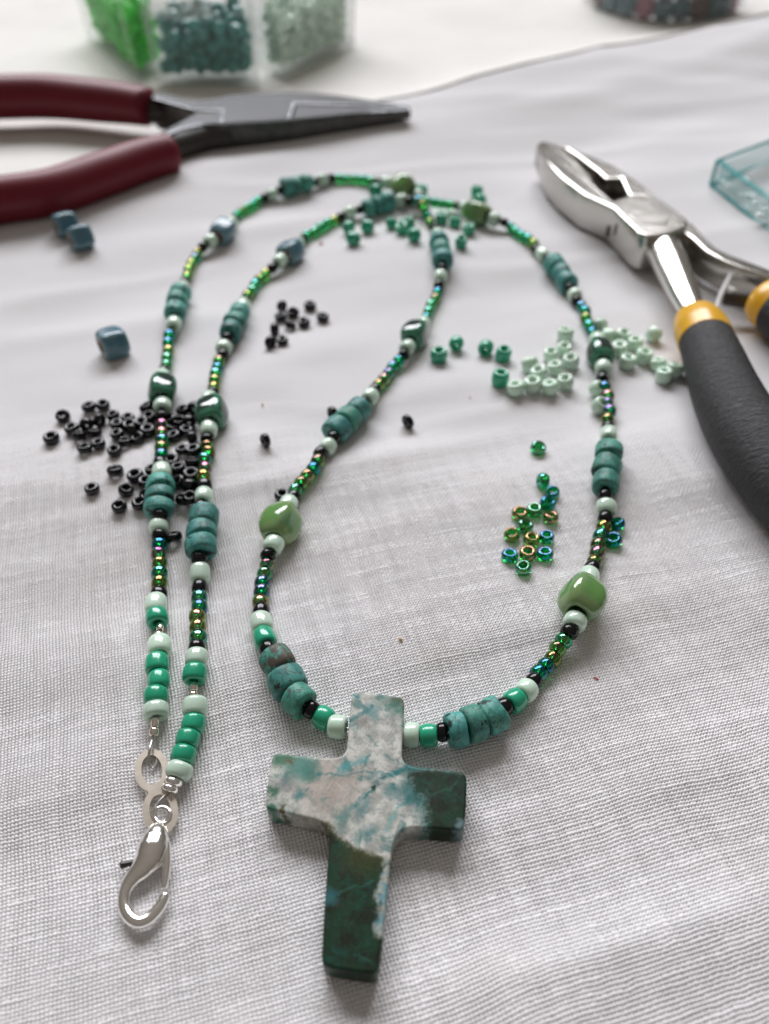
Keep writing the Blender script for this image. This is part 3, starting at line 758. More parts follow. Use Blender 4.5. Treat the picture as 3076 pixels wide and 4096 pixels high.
def mat_cross():
    n = NT('chrysocolla_in_quartz')
    oc = n.vmath('MULTIPLY', n.oc(), (1, 1, 0.6))
    warp = n.scale(n.vmath('SUBTRACT', n.noise(0.35, 4, 0.6, oc, True), (0.5, 0.5, 0.5)), 3.2)
    warp2 = n.scale(n.vmath('SUBTRACT', n.noise(1.6, 4, 0.65, n.vmath('ADD', oc, (7, 3, 1)), True), (0.5, 0.5, 0.5)), 1.7)
    flat = n.vmath('MULTIPLY', n.oc(), (1, 1, 0))
    P_ = n.vmath('ADD', flat, n.vmath('MULTIPLY', n.vmath('ADD', warp, warp2), (1, 1, 0)))
    P1 = n.vmath('ADD', flat, n.vmath('MULTIPLY', n.scale(n.vmath('ADD', warp, warp2), 0.55), (1, 1, 0)))
    vbreak = n.mapr(n.noise(0.9, 4, 0.7, n.vmath('ADD', oc, (2, 2, 8))), 0.34, 0.56, 0.45, 1.0)
    def half(p, a, b):              # signed distance, positive on the right of a->b (towards the camera)
        d = (b - a).normalized(); nn = Vector((d.y, -d.x, 0))
        return n.math('SUBTRACT', n.vmath('DOT_PRODUCT', p, tuple(nn)), nn.dot(a))
    def seg(p, a, b):
        ab = b - a
        pa = n.vmath('SUBTRACT', p, tuple(a))
        t = n.math('MULTIPLY', n.vmath('DOT_PRODUCT', pa, tuple(ab)), 1.0 / ab.dot(ab), clamp=True)
        return n.vmath('LENGTH', n.vmath('SUBTRACT', pa, n.scale(tuple(ab), t)))
    def blob(p, c): return n.vmath('DISTANCE', p, tuple(c))
    fine = n.noise(2.2, 5, 0.7, oc); mid = n.noise(0.6, 4, 0.6, oc); big = n.noise(0.22, 3, 0.5, oc)
    def rotm(a, sc):
        r = n.N.new('ShaderNodeVectorRotate'); r.rotation_type = 'Z_AXIS'; r.inputs['Angle'].default_value = a
        n.link(n.oc(), r.inputs['Vector']); return n.vmath('MULTIPLY', r.outputs[0], sc)
    # quartz
    c = n.mix(n.mapr(mid, 0.35, 0.65), (0.31, 0.315, 0.29), (0.58, 0.58, 0.53))
    c = n.mix(n.mapr(blob(P_, cl(560, 780)), 1.0, 6.5, 0.75, 0.0), c, (0.36, 0.30, 0.255))
    c = n.mix(n.mapr(fine, 0.50, 0.68, 0, 0.60), c, (0.17, 0.18, 0.165))
    spk = n.noise(4.5, 4, 0.7, oc)
    c = n.mix(n.mapr(spk, 0.57, 0.74, 0, 0.40), c, (0.14, 0.14, 0.12))
    st1 = n.noise(1.0, 4, 0.7, rotm(0.7, (0.45, 5.0, 1))); st2 = n.noise(1.0, 4, 0.7, rotm(-0.95, (0.5, 5.5, 1)))
    c = n.mix(n.mapr(st1, 0.56, 0.70, 0, 0.50), c, (0.66, 0.67, 0.62))
    c = n.mix(n.mapr(st2, 0.56, 0.70, 0, 0.50), c, (0.68, 0.68, 0.63))
    # teal haze
    TEAL = (0.009, 0.155, 0.160); DTEAL = (0.008, 0.10, 0.105)
    hz = n.noise(0.30, 5, 0.65, n.vmath('ADD', oc, (3, 9, 2)), dist=1.0)
    c = n.mix(n.mapr(hz, 0.53, 0.66, 0, 0.75), c, (0.040, 0.175, 0.16))
    # green/teal patches of the left arm and the top
    for (x, y), r0, r1, col, am in [((330, 640), 0.5, 3.0, (0.045, 0.21, 0.17), 0.85), ((220, 570), 0.2, 1.9, (0.035, 0.16, 0.09), 0.9), ((350, 835), 0.2, 1.3, TEAL, 0.8), ((140, 815), 0.2, 1.2, (0.02, 0.11, 0.06), 0.9),
                                    ((135, 935), 0.2, 1.1, (0.02, 0.12, 0.07), 0.95), ((235, 950), 0.2, 0.8, (0.07, 0.075, 0.02), 0.9), ((230, 760), 0.1, 1.3, (0.16, 0.17, 0.19), 0.6), ((1050, 190), 0.2, 1.6, (0.06, 0.065, 0.015), 0.9), ((1030, 240), 0.2, 1.8, (0.05, 0.18, 0.14), 0.7), ((870, 240), 0.3, 1.7, (0.10, 0.24, 0.24), 0.7),
                                    ((740, 130), 0.2, 1.2, (0.10, 0.28, 0.28), 0.7), ((830, 1090), 0.2, 1.5, TEAL, 0.7), ((820, 900), 0.2, 1.3, (0.06, 0.22, 0.24), 0.6), ((1120, 850), 0.4, 2.2, (0.03, 0.14, 0.15), 0.8), ((270, 590), 0.1, 0.7, (0.14, 0.08, 0.035), 0.7), ((420, 660), 0.2, 1.8, (0.03, 0.15, 0.12), 0.75), ((960, 170), 0.2, 1.7, (0.05, 0.16, 0.13), 0.6), ((640, 1010), 0.2, 1.8, (0.05, 0.15, 0.13), 0.65), ((760, 960), 0.2, 1.3, (0.03, 0.17, 0.17), 0.6), ((1010, 800), 0.2, 1.4, (0.05, 0.18, 0.18), 0.6), ((780, 330), 0.3, 1.6, (0.22, 0.19, 0.16), 0.5)]:
        c = n.mix(n.mapr(blob(P_, cl(x, y)), r0, r1, am, 0.0), c, col)
    # veins
    for a, b, w, col, am in [((690, 320), (870, 215), 0.40, TEAL, 0.8), ((640, 655), (800, 575), 0.55, (0.06, 0.28, 0.29), 0.75), ((470, 680), (1010, 690), 0.22, TEAL, 0.7), ((1010, 690), (1110, 650), 0.45, TEAL, 0.9), ((1110, 645), (1250, 648), 0.55, TEAL, 0.95),
                             ((1060, 660), (930, 720), 0.5, TEAL, 0.75), ((930, 720), (860, 800), 0.6, DTEAL, 0.75), ((860, 800), (730, 910), 0.40, TEAL, 0.85), ((730, 910), (620, 1010), 0.5, (0.07, 0.22, 0.21), 0.6), ((1150, 800), (1060, 920), 0.35, TEAL, 0.7), ((1060, 920), (940, 1100), 0.32, (0.12, 0.36, 0.34), 0.7),
                             ((820, 430), (900, 490), 0.25, TEAL, 0.6), ((940, 560), (1000, 590), 0.25, TEAL, 0.6), ((720, 130), (760, 142), 0.25, TEAL, 0.8), ((1000, 760), (1030, 800), 0.3, TEAL, 0.8)]:
        c = n.mix(n.math('MULTIPLY', n.mapr(seg(P1, cl(*a), cl(*b)), w * 0.1, w * 1.15, am, 0.0), vbreak), c, col)
    # dark green stone: the foot and the right arm
    dk = n.mix(n.mapr(mid, 0.38, 0.62), (0.012, 0.017, 0.009), (0.011, 0.036, 0.017))
    dk = n.mix(n.mapr(n.noise(0.55, 5, 0.65, n.vmath('ADD', oc, (1, 6, 4)), dist=0.8), 0.52, 0.66, 0, 0.75), dk, (0.011, 0.054, 0.038))
    dk = n.mix(n.mapr(n.noise(0.5, 4, 0.6, n.vmath('ADD', oc, (8, 1, 4))), 0.58, 0.72, 0, 0.8), dk, (0.030, 0.024, 0.020))
    dk = n.mix(n.mapr(blob(P_, cl(800, 1250)), 0.3, 3.4, 0.75, 0), dk, (0.045, 0.050, 0.012))
    dk = n.mix(n.mapr(fine, 0.58, 0.78, 0, 0.5), dk, (0.032, 0.052, 0.038))
    dk = n.mix(n.mapr(blob(P_, cl(560, 1560)), 0.2, 1.5, 0.8, 0), dk, (0.035, 0.13, 0.15))
    for a, b, w in [((530, 1600), (640, 1510), 0.28), ((640, 1510), (860, 1440), 0.2), ((1240, 800), (1260, 850), 0.22), ((1270, 835), (1400, 800), 0.25), ((1380, 820), (1440, 740), 0.18), ((720, 1960), (860, 2010), 0.16)]:
        dk = n.mix(n.math('MULTIPLY', n.mapr(seg(P1, cl(*a), cl(*b)), w * 0.1, w, 0.6, 0.0), vbreak), dk, (0.03, 0.105, 0.078))
    dk = n.mix(n.mapr(spk, 0.54, 0.70, 0, 0.55), dk, (0.030, 0.085, 0.060))
    P2 = n.vmath('ADD', flat, n.vmath('MULTIPLY', n.scale(n.vmath('ADD', warp, warp2), 0.8), (1, 1, 0)))
    low = n.math('MAXIMUM', half(P2, cl(560, 1070), cl(715, 1215)), half(P2, cl(715, 1215), cl(985, 1290)))
    low = n.math('MINIMUM', low, half(P2, cl(300, 1040), cl(1300, 1040)))
    arm = n.math('MAXIMUM', n.math('MINIMUM', half(P2, cl(1240, 1090), cl(1215, 830)), half(P2, cl(1600, 560), cl(1500, 1090)) if False else 5.0), n.math('MINIMUM', half(P2, cl(1150, 900), cl(1122, 660)), half(P2, cl(1400, 900), cl(1150, 860)) if False else half(P2, cl(1100, 880), cl(1300, 800)) if False else n.math('MULTIPLY', half(P2, cl(1080, 850), cl(1260, 830)), -1.0)))
    arm = n.math('MINIMUM', arm, half(P1, cl(1000, 655), cl(1600, 680)) if True else 5.0)
    rim = n.mapr(low, -0.7, 0.15, 0, 0.85)
    c = n.mix(rim, c, (0.085, 0.080, 0.022))
    strip = n.math('MINIMUM', seg(P2, cl(955, 1470), cl(925, 1760)), n.math('ADD', seg(P2, cl(975, 1310), cl(960, 1420)), 0.25))
    edgev = n.math('MULTIPLY', n.math('SUBTRACT', fine, 0.5), 2.4)
    low = n.math('ADD', low, edgev); arm = n.math('ADD', arm, edgev)
    c = n.mix(n.mapr(arm, -1.7, -0.2, 0, 0.75), c, (0.030, 0.135, 0.125))
    dmask = n.math('MAXIMUM', n.mapr(low, -0.45, 0.65), n.mapr(arm, -0.55, 0.60))
    c = n.mix(dmask, c, dk)
    sc_ = n.mix(n.mapr(n.noise(0.9, 4, 0.6, oc), 0.42, 0.6), (0.40, 0.41, 0.35), (0.16, 0.30, 0.34))
    c = n.mix(n.mapr(n.math('ADD', strip, n.math('MULTIPLY', edgev, 0.5)), 0.35, 1.05, 0.9, 0.0), c, sc_)
    c = n.mix(n.mapr(blob(P_, cl(1470, 1060)), 0.2, 1.3, 0.75, 0.0), c, (0.16, 0.24, 0.25))
    c = n.mix(n.mapr(blob(P1, cl(868, 790)), 0.22, 0.42, 1.0, 0.0), c, (0.015, 0.05, 0.03))
    n.set(Base_Color=c, Roughness=n.mapr(fine, 0.3, 0.7, 0.30, 0.46))
    n.b.inputs['Specular IOR Level'].default_value = 0.16
    n.bump(n.math('ADD', fine, n.math('ADD', st1, st2)), 0.10, 0.00006)
    return n.m
M_CROSS = mat_cross()
part('stone_cross', prism_mesh('stone_cross', cpts, CB, CB + CT, M_CROSS, 0.32, 3), neck)

# ---- the clasp
def nz(x, y): return (400 + x / 2.602, 2950 + y / 2.602)
def nl(x, y, z):
    p = on(*nz(x, y), z); return p - ORG
# figure-eight tag
def washer_pts(c, r, k=40): return [Vector((c.x + r * math.cos(2 * math.pi * i / k), c.y + r * math.sin(2 * math.pi * i / k), 0)) for i in range(k)]
c1 = nl(545, 350, 0.5); c2 = nl(640, 790, 0.5)
dirv = (c2 - c1); dirv.z = 0; dl = dirv.length; dirv.normalize()
def tag_plate():
    bm = bmesh.new(); th = 0.35; k = 48
    z = max(c1.z, c2.z); nrm = Vector((-dirv.y, dirv.x, 0))
    half = dl / 2 + 0.12
    for c in (c1, c2):
        rings = []
        for rx, ry, zz in ((1.98, half, z + th), (1.18, half - 0.8, z + th), (1.18, half - 0.8, z), (1.98, half, z)):
            rings.append([bm.verts.new(Vector((c.x, c.y, zz + (0.02 if c is c2 else 0))) + nrm * (rx * math.cos(2 * math.pi * i / k)) + dirv * (ry * math.sin(2 * math.pi * i / k))) for i in range(k)])
        for a in range(4):
            A, B = rings[a], rings[(a + 1) % 4]
            for i in range(k): bm.faces.new((A[i], A[(i + 1) % k], B[(i + 1) % k], B[i]))
    mid = (c1 + c2) / 2                     # the waist that joins the two rings
    vs = [bm.verts.new((mid.x + nrm.x * a + dirv.x * b, mid.y + nrm.y * a + dirv.y * b, z + th + 0.03)) for a, b in ((-1.25, -0.75), (-0.85, 0), (-1.25, 0.75), (1.25, 0.75), (0.85, 0), (1.25, -0.75))]
    lo = [bm.verts.new((v.co.x, v.co.y, z - 0.02)) for v in vs]
    bm.faces.new(vs); bm.faces.new(lo[::-1])
    for i in range(6): bm.faces.new((vs[i], vs[(i + 1) % 6], lo[(i + 1) % 6], lo[i]))
    bmesh.ops.recalc_face_normals(bm, faces=bm.faces)
    me = bpy.data.meshes.new('figure_eight_tag'); bm.to_mesh(me); bm.free(); me.materials.append(M_TAG)
    return me
ftag = part('figure_eight_tag', tag_plate(), neck)
tag(ftag, 'flat pale nickel figure eight link')
# wire loop into the tag
wl = [nl(560, -55, 1.0), nl(545, 20, 0.9), nl(515, 130, 1.25), nl(508, 250, 0.7), nl(545, 318, 0.35), nl(585, 270, 0.35), nl(600, 130, 0.3), nl(592, 10, 0.6), nl(566, -55, 0.9)]
part('wire_loop', tube_mesh('wire_loop', wl, 0.17, M_WIRE, seg=8), neck)
wl = [nl(700, 590, 1.2), nl(640, 640, 1.3), nl(560, 740, 1.3), nl(545, 830, 1.2), nl(600, 885, 0.9), nl(690, 850, 0.7), nl(735, 740, 0.9), nl(745, 640, 1.1), nl(720, 590, 1.2)]
part('wire_loop', tube_mesh('wire_loop', wl, 0.15, M_WIRE, seg=8), neck)
clasp = part('lobster_clasp', None, neck)
tag(clasp, 'shiny silver lobster clasp with an open hook')
k_ = 1 / 2.602 / 35.5
body = [((612, 912), 52), ((602, 955), 98), ((582, 1040), 142), ((556, 1145), 166), ((514, 1255), 160), ((436, 1362), 120), ((348, 1455), 88), ((284, 1545), 70), ((250, 1650), 62), ((254, 1770), 60), ((308, 1868), 61), ((402, 1918), 62), ((508, 1884), 61), ((598, 1796), 58), ((655, 1706), 54), ((684, 1632), 46)]
part('body', tube_mesh('body', [nl(x, y, 0.95 + 0.25 * min(1, r / 100)) for (x, y), r in body], [r * k_ for _, r in body], M_SILVER, seg=24, flat=0.80, sub=6), clasp)
part('lever', tube_mesh('lever', [nl(x, y, 1.2) for x, y in ((655, 985), (690, 1120), (700, 1280), (690, 1430), (668, 1570))], [0.36, 0.48, 0.46, 0.40, 0.30], M_SILVER, seg=14), clasp)
part('thumb_tab', tube_mesh('thumb_tab', [nl(x, y, 0.95) for x, y in ((440, 1280), (300, 1312), (222, 1330))], [0.3, 0.34, 0.46], M_DKSTEEL, seg=12), clasp)
ringp = [nl(650 + 82 * math.cos(t), 812 + 82 * math.sin(t) * 1.05, 1.15) for t in [2 * math.pi * i / 14 for i in range(14)]]
part('end_ring', tube_mesh('end_ring', ringp, 0.27, M_SILVER, seg=12, closed=True), clasp)
part('swivel_neck', tube_mesh('swivel_neck', [nl(640, 880, 1.15), nl(615, 940, 1.2)], [0.33, 0.40], M_SILVER, seg=12), clasp)

# ------------------------------------------------------------------ loose beads
ORD = ['first', 'second', 'third', 'fourth', 'fifth', 'sixth', 'seventh', 'eighth', 'ninth', 'tenth', 'eleventh', 'twelfth', 'thirteenth', 'fourteenth', 'fifteenth', 'sixteenth', 'seventeenth', 'eighteenth', 'nineteenth', 'twentieth',
       'twentyfirst', 'twentysecond', 'twentythird', 'twentyfourth', 'twentyfifth', 'twenty-sixth', 'twenty-seventh', 'twenty-eighth', 'twenty-ninth', 'thirtieth', 'thirty-first', 'thirty-second', 'thirty-third', 'thirty-fourth', 'thirty-fifth']
placed = []
def loose(name, me, px, py, R, L, side=False, tilt=0.12, yaw=None, lift=0.0):
    flat = (1.07, 0.86) if name in ('rainbow_bead', 'black_bead') else (1.03, 0.97)
    hz_ = (R if side else L / 2) + lift
    p = on(px, py, hz_ - 0.06)
    # a bead that would sink into a neighbour climbs on to it
    for (q, r2) in placed:
        d = math.hypot(p.x - q.x, p.y - q.y); need = (R + r2) * 0.80
        if d < need: p.z = max(p.z, q.z + math.sqrt(max(0.0, need * need - d * d)) * 0.62)
    placed.append((p, R))
    if side:
        a = random.uniform(0, math.pi) if yaw is None else yaw
        ax = Vector((math.cos(a), math.sin(a), random.uniform(-0.15, 0.15)))
    else:
        ax = Vector((random.gauss(0, tilt), random.gauss(0, tilt), 1))
    q = up_to(ax) @ Euler((0, 0, random.uniform(0, 6.28))).to_quaternion()
    sc = random.uniform(0.93, 1.09)
    return thing(name, me, p, q, (sc * flat[0], sc * flat[0], sc * flat[1] * random.uniform(0.88, 1.1)))
def scatter(name, meshes, pts, R, L, label, cat, group, key=lambda p: p[0]):
    """pts: (px, py, flags); label is a format with {o} ordinal from the left"""
    order = sorted(range(len(pts)), key=lambda i: pts[i][0])
    rank = {i: r for r, i in enumerate(order)}
    for i, pt in enumerate(pts):
        fl = pt[2] if len(pt) > 2 else ''
        o = loose(name, random.choice(meshes), pt[0], pt[1], R, L, side='s' in fl, tilt=0.35 if 't' in fl else 0.12)
        face = 'on its side' if 's' in fl else 'hole up'
        tag(o, label.format(o=ORD[rank[i]], f=face), cat, group)

def zA(l): return [(100 + x / 1.8456, 1500 + y / 1.8456, f) for x, y, f in l]
left_drift = zA([(195, 465, ''), (280, 305, ''), (470, 235, ''), (575, 222, ''), (345, 395, ''), (455, 365, 's'), (550, 335, 's'), (650, 300, ''), (760, 318, ''), (400, 445, 't'), (512, 425, 't'), (680, 362, ''), (680, 437, ''),
                 (775, 372, 't'), (795, 412, 's'), (860, 358, ''), (905, 410, ''), (735, 492, ''), (830, 465, ''), (545, 508, ''), (440, 540, ''), (660, 560, ''), (898, 240, 't'), (918, 310, '')])
scatter('black_bead', BLK, left_drift, 1.13, 1.65, 'black seed bead, {f}, {o} from left in the upper drift beside outer strand', 'bead', 'spilled black beads by the left strands')
lower = zA([(665, 705, ''), (815, 745, ''), (495, 840, ''), (745, 850, 't'), (697, 970, ''), (845, 945, ''), (893, 790, ''), (938, 700, ''), (905, 905, '')])
scatter('black_bead', BLK, lower, 1.13, 1.65, 'black seed bead, {f}, {o} from left in the loose scatter below the upper drift', 'bead', 'spilled black beads by the left strands')
between = zA([(1165, 262, ''), (1248, 245, 's'), (1140, 345, ''), (1210, 345, 's'), (1190, 410, ''), (1100, 450, ''), (1235, 465, 's'), (1160, 550, ''), (1245, 555, ''), (1078, 632, ''), (1130, 690, ''), (1235, 645, 't'), (1225, 735, ''), (1130, 790, 't'), (1215, 820, 's'),
              (1165, 920, 't'), (1225, 932, ''), (1070, 340, ''), (1085, 395, 't')])
scatter('black_bead', BLK, between, 1.13, 1.65, 'black seed bead, {f}, {o} from left in the crowd between both left strands', 'bead', 'spilled black beads by the left strands')
heap = [(1000 + x / 4.1525, 1100 + y / 4.1525, f) for x, y, f in [(530, 515, 's'), (510, 690, ''), (715, 630, 't'), (668, 825, 't'), (895, 790, ''), (1000, 510, ''), (1210, 700, ''), (410, 900, 's'), (340, 1115, 's'), (537, 1085, '')]]
scatter('black_bead', BLK, heap, 1.13, 1.65, 'black seed bead, {f}, {o} from left in the little heap between upper strands', 'bead', 'black beads heaped inside the loop')
for (px, py, sd, lab) in [(1631, 1686, 's', 'single faceted black bead lying on its side in the middle of the loop'), (1061, 1761, 's', 'single small black bead standing alone between the left strand and the loop'),
                          (668 + 25, 2147, 't', 'black seed bead leaning against the outer left strand below the scatter'), (1129, 1981, '', 'black seed bead tucked beside the mint bead above the olive bead'), (1330, 1652, 's', 'black seed bead half hidden behind the turquoise trio of the inner strand')]:
    o = loose('black_bead', BLK[1], px, py, 1.13, 1.65, side='s' in sd, tilt=0.4 if 't' in sd else 0.1, yaw=0.6)
    tag(o, lab, 'bead', 'stray black beads')

ab_l = [(600, 220, 't', ''), (645, 530, 't', 's'), (735, 640, 'p', ''), (690, 745, 'b', ''), (565, 810, 't', ''), (425, 845, 'g', ''), (720, 880, 'g', ''), (475, 960, 't', ''), (350, 1045, 'o', ''), (680, 1065, 'p', ''), (535, 1090, 'g', ''), (330, 1240, 'b', ''), (500, 1225, 'g', ''), (665, 1225, 'p', ''), (460, 1360, 't', '')]
AB_LAB = ['teal green glass bead alone above the others inside the right strand', 'teal green glass bead lying on its side at the top of the rainbow cluster', 'purple green glass bead below the one lying on its side', 'blue purple glass bead touching the purple one near the top of the cluster',
          'teal blue glass bead left of the blue purple one in the cluster', 'lime gold glass bead at the upper left of the rainbow cluster', 'olive glass bead on the right edge in the middle of the cluster', 'teal blue glass bead in the middle left of the rainbow cluster',
          'gold green glass bead on the left edge of the rainbow cluster', 'purple blue glass bead on the right edge of the cluster', 'olive green glass bead in the centre of the rainbow cluster', 'blue glass bead at the lower left corner of the rainbow cluster',
          'gold green glass bead in the bottom row between the blue and purple ones', 'dark purple glass bead at the lower right corner of the rainbow cluster', 'pale teal green glass bead lowest in the rainbow cluster']
for (x, y, c, f), lab in zip(ab_l, AB_LAB):
    o = loose('rainbow_bead', ABM[c][0], 1900 + x / 2.373, 1700 + y / 2.373, 1.16, 1.65, side=f == 's', yaw=0.1)
    tag(o, lab, 'bead', 'loose rainbow glass beads')
for (x, y, c, lab) in [(1345, 940, 'b', 'blue green glass bead against the right strand just below its turquoise trio'), (1315, 1095, 'p', 'purple green glass bead against the right strand, lower of the two there')]:
    o = loose('rainbow_bead', ABM[c][0], 1900 + x / 2.373, 1700 + y / 2.373, 1.16, 1.65, tilt=0.4)
    tag(o, lab, 'bead', 'loose rainbow glass beads')

em = [(215, 305, '', 'emerald bead standing at the left end of the row of five'), (312, 240, 's', 'emerald bead on its side, second from the left of the five'), (475, 265, 's', 'emerald bead on its side, middle of the row of five'),
      (572, 300, '', 'emerald bead standing fourth from the left of the five'), (555, 433, '', 'emerald bead touching the left end of the spilled mint beads')]
for x, y, f, lab in em:
    o = loose('emerald_bead', EMER[0], 1600 + x / 1.384, 1200 + y / 1.384, 1.5, 2.7, side=f == 's', yaw=1.2)
    tag(o, lab, 'bead', 'loose emerald beads inside the loop')
back = [(235, 735, 's'), (195, 640, 's'), (355, 635, 's'), (550, 605, ''), (740, 705, 's'), (690, 610, ''), (800, 335, ''), (1262, 345, ''), (1080, 595, ''), (970, 565, ''), (1130, 765, ''), (1195, 655, ''), (420, 335, 's'), (640, 650, 't'), (1285, 420, 's')]
scatter('emerald_bead', EMER, [(1300 + x / 2.076, 600 + y / 2.076, f) for x, y, f in back], 1.5, 2.7, 'emerald bead, {f}, {o} from left among those under the crossing strands', 'bead', 'emerald beads under the crossing strands')
mint = [(640, 487, ''), (735, 470, ''), (830, 482, ''), (915, 455, ''), (770, 408, 't'), (860, 375, ''), (945, 340, ''), (720, 360, 't'), (835, 305, ''), (910, 272, ''), (915, 190, '')]
scatter('mint_bead', MINT, [(1600 + x / 1.384, 1200 + y / 1.384, f) for x, y, f in mint], 1.5, 2.6, 'pale mint bead, {f}, {o} from left in the spill inside the right strand', 'bead', 'spilled mint beads')
mint = [(1090, 490, 't'), (1108, 585, 't'), (1105, 140, 's'), (1155, 200, 's'), (1235, 200, ''), (1215, 268, ''), (1300, 242, ''), (1260, 340, ''), (1350, 312, ''), (1405, 190, 's'), (1430, 355, ''), (1460, 418, ''), (1522, 385, 't')]
scatter('mint_bead', MINT, [(1600 + x / 1.384, 1200 + y / 1.384, f) for x, y, f in mint], 1.5, 2.6, 'pale mint bead, {f}, {o} from left in the spill outside the right strand', 'bead', 'spilled mint beads')

for px, py, yaw, spin, lab in [(262, 895, 2.55, 0.35, 'steel blue ceramic bead half hidden behind another, beside the red plier handle'), (322, 948, 2.60, 0.5, 'steel blue ceramic bead in front of its twin near the red plier handle'), (452, 1370, 2.55, 0.15, 'steel blue square ceramic bead lying alone left of the outer strand')]:
    p = on(px, py, 2.5)
    ax = Vector((math.cos(yaw) * -1, math.sin(yaw) * -1, 0)); ax = Vector((-math.cos(0.62), -math.sin(0.62), 0))
    q = up_to(ax); xl = q @ Vector((1, 0, 0)); yl = q @ Vector((0, 1, 0))
    q = q @ Euler((0, 0, math.atan2(yl.z, xl.z) + spin)).to_quaternion()
    o = thing('blue_ceramic_bead', BLUE[0], p, q, (1.08, 1.08, 1.05))
    tag(o, lab, 'bead', 'loose blue ceramic beads')

# crumbs and lint
def crumb(px, py, r, mat, lab, elong=1.0, name='crumb'):
    bm = bmesh.new(); bmesh.ops.create_icosphere(bm, subdivisions=2, radius=r)
    for v in bm.verts: v.co *= random.uniform(0.7, 1.2); v.co.x *= elong
    me = bpy.data.meshes.new(name); bm.to_mesh(me); bm.free(); me.materials.append(mat)
    o = thing(name, me, on(px, py, r * 0.6), Euler((0, 0, random.uniform(0, 3))).to_quaternion())
    tag(o, lab, 'crumb', 'specks on the cloth')
crumb(1602, 2558, 0.30, M_CRUMB, 'yellowish crumb on the linen above the cross')
crumb(2384, 2714, 0.16, M_LINT, 'tiny reddish splinter on the linen right of the cross', 2.4)
crumb(1284, 975, 0.28, M_LINT, 'pink fleck of lint between the two upper strands', 2.6, 'lint_fleck')
crumb(1050, 1617, 0.22, M_CRUMB, 'tan speck on the linen right of the inner left strand')
crumb(1880, 1590, 0.14, M_LINT, 'small tan speck on the linen inside the loop')

# ------------------------------------------------------------------ pliers with dark red handles
def outline_local(pts, z, org):
    return [Vector((p.x - org.x, p.y - org.y, 0)) for p in (at(x, y, z) for x, y in pts)]
ro = on(900, 560, 0); ro.z = 0
red = root('long_nose_pliers', ro)
tag(red, 'long nose pliers with dark red vinyl handles and a grey steel nose', 'pliers')
def z1p(l): return [(x / 0.977, y / 0.977) for x, y in l]
ZT = 9.5
def ccw(pts):
    a = sum(pts[i].x * pts[(i + 1) % len(pts)].y - pts[(i + 1) % len(pts)].x * pts[i].y for i in range(len(pts)))
    return pts if a > 0 else pts[::-1]
zoff = 0.8
# far half: jaw + joint + far shank ; near half: jaw + near shank
farh = z1p([(578, 366), (600, 360), (680, 375), (760, 396), (830, 386), (900, 371), (1000, 364), (1130, 357), (1230, 362), (1320, 371), (1460, 392), (1600, 414), (1600, 419), (1400, 409), (1150, 403), (1130, 466), (1000, 476), (862, 484), (870, 432), (765, 431), (690, 408), (600, 384)])
nearh = z1p([(600, 530), (612, 541), (700, 505), (790, 484), (862, 485), (1000, 478), (1126, 469), (1290, 452), (1450, 437), (1606, 427), (1604, 422.5), (1400, 415), (1158, 411), (1138, 467), (1000, 476), (866, 483), (876, 438), (772, 438), (690, 484)])
def ztop_px(x): return ZT - 1.6 * (x - 590) / 1050
tipx = at(1640, 432, ZT - 1.6).x - ro.x; begx = at(590, 432, ZT).x - ro.x; midx = at(1170, 432, ZT - 0.9).x - ro.x
def zt_red(p): return ZT - 1.6 * (p.x - begx) / (tipx - begx)
def tz(p): return max(0.0, min(1.0, (p.x - midx) / (tipx - midx)))
for ol in (farh, nearh):
    pts = ccw([Vector((p.x - ro.x, p.y - ro.y, 0)) for p in (at(x, y, ztop_px(x)) for x, y in ol)])
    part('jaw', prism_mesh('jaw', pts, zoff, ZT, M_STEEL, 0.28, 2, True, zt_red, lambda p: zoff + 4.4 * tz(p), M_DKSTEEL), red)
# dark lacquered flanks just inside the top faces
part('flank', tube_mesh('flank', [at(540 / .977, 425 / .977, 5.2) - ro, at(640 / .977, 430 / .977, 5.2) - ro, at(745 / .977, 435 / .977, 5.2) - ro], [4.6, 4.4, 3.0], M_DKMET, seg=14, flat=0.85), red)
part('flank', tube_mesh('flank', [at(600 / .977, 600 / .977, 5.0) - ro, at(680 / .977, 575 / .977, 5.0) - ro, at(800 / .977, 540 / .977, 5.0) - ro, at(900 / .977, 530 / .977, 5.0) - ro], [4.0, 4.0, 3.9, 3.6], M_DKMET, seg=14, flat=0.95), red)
up_c = [(-330, 420), (-150, 395), (0, 388), (200, 386), (400, 404), (520, 417), (590, 427)]
lo_c = [(-330, 850), (-150, 822), (0, 800), (200, 770), (400, 704), (550, 650), (682, 612)]
part('handle', tube_mesh('handle', [at(x, y, 6.6) - ro for x, y in up_c], [6.9, 6.9, 6.7, 6.7, 6.4, 6.0, 5.7], M_RED, seg=28, flat=0.92, sub=6), red)
part('handle', tube_mesh('handle', [at(x, y, 6.2) - ro for x, y in lo_c], [5.6, 5.6, 5.6, 5.6, 5.6, 5.5, 5.1], M_RED, seg=28, flat=0.98, sub=6), red)

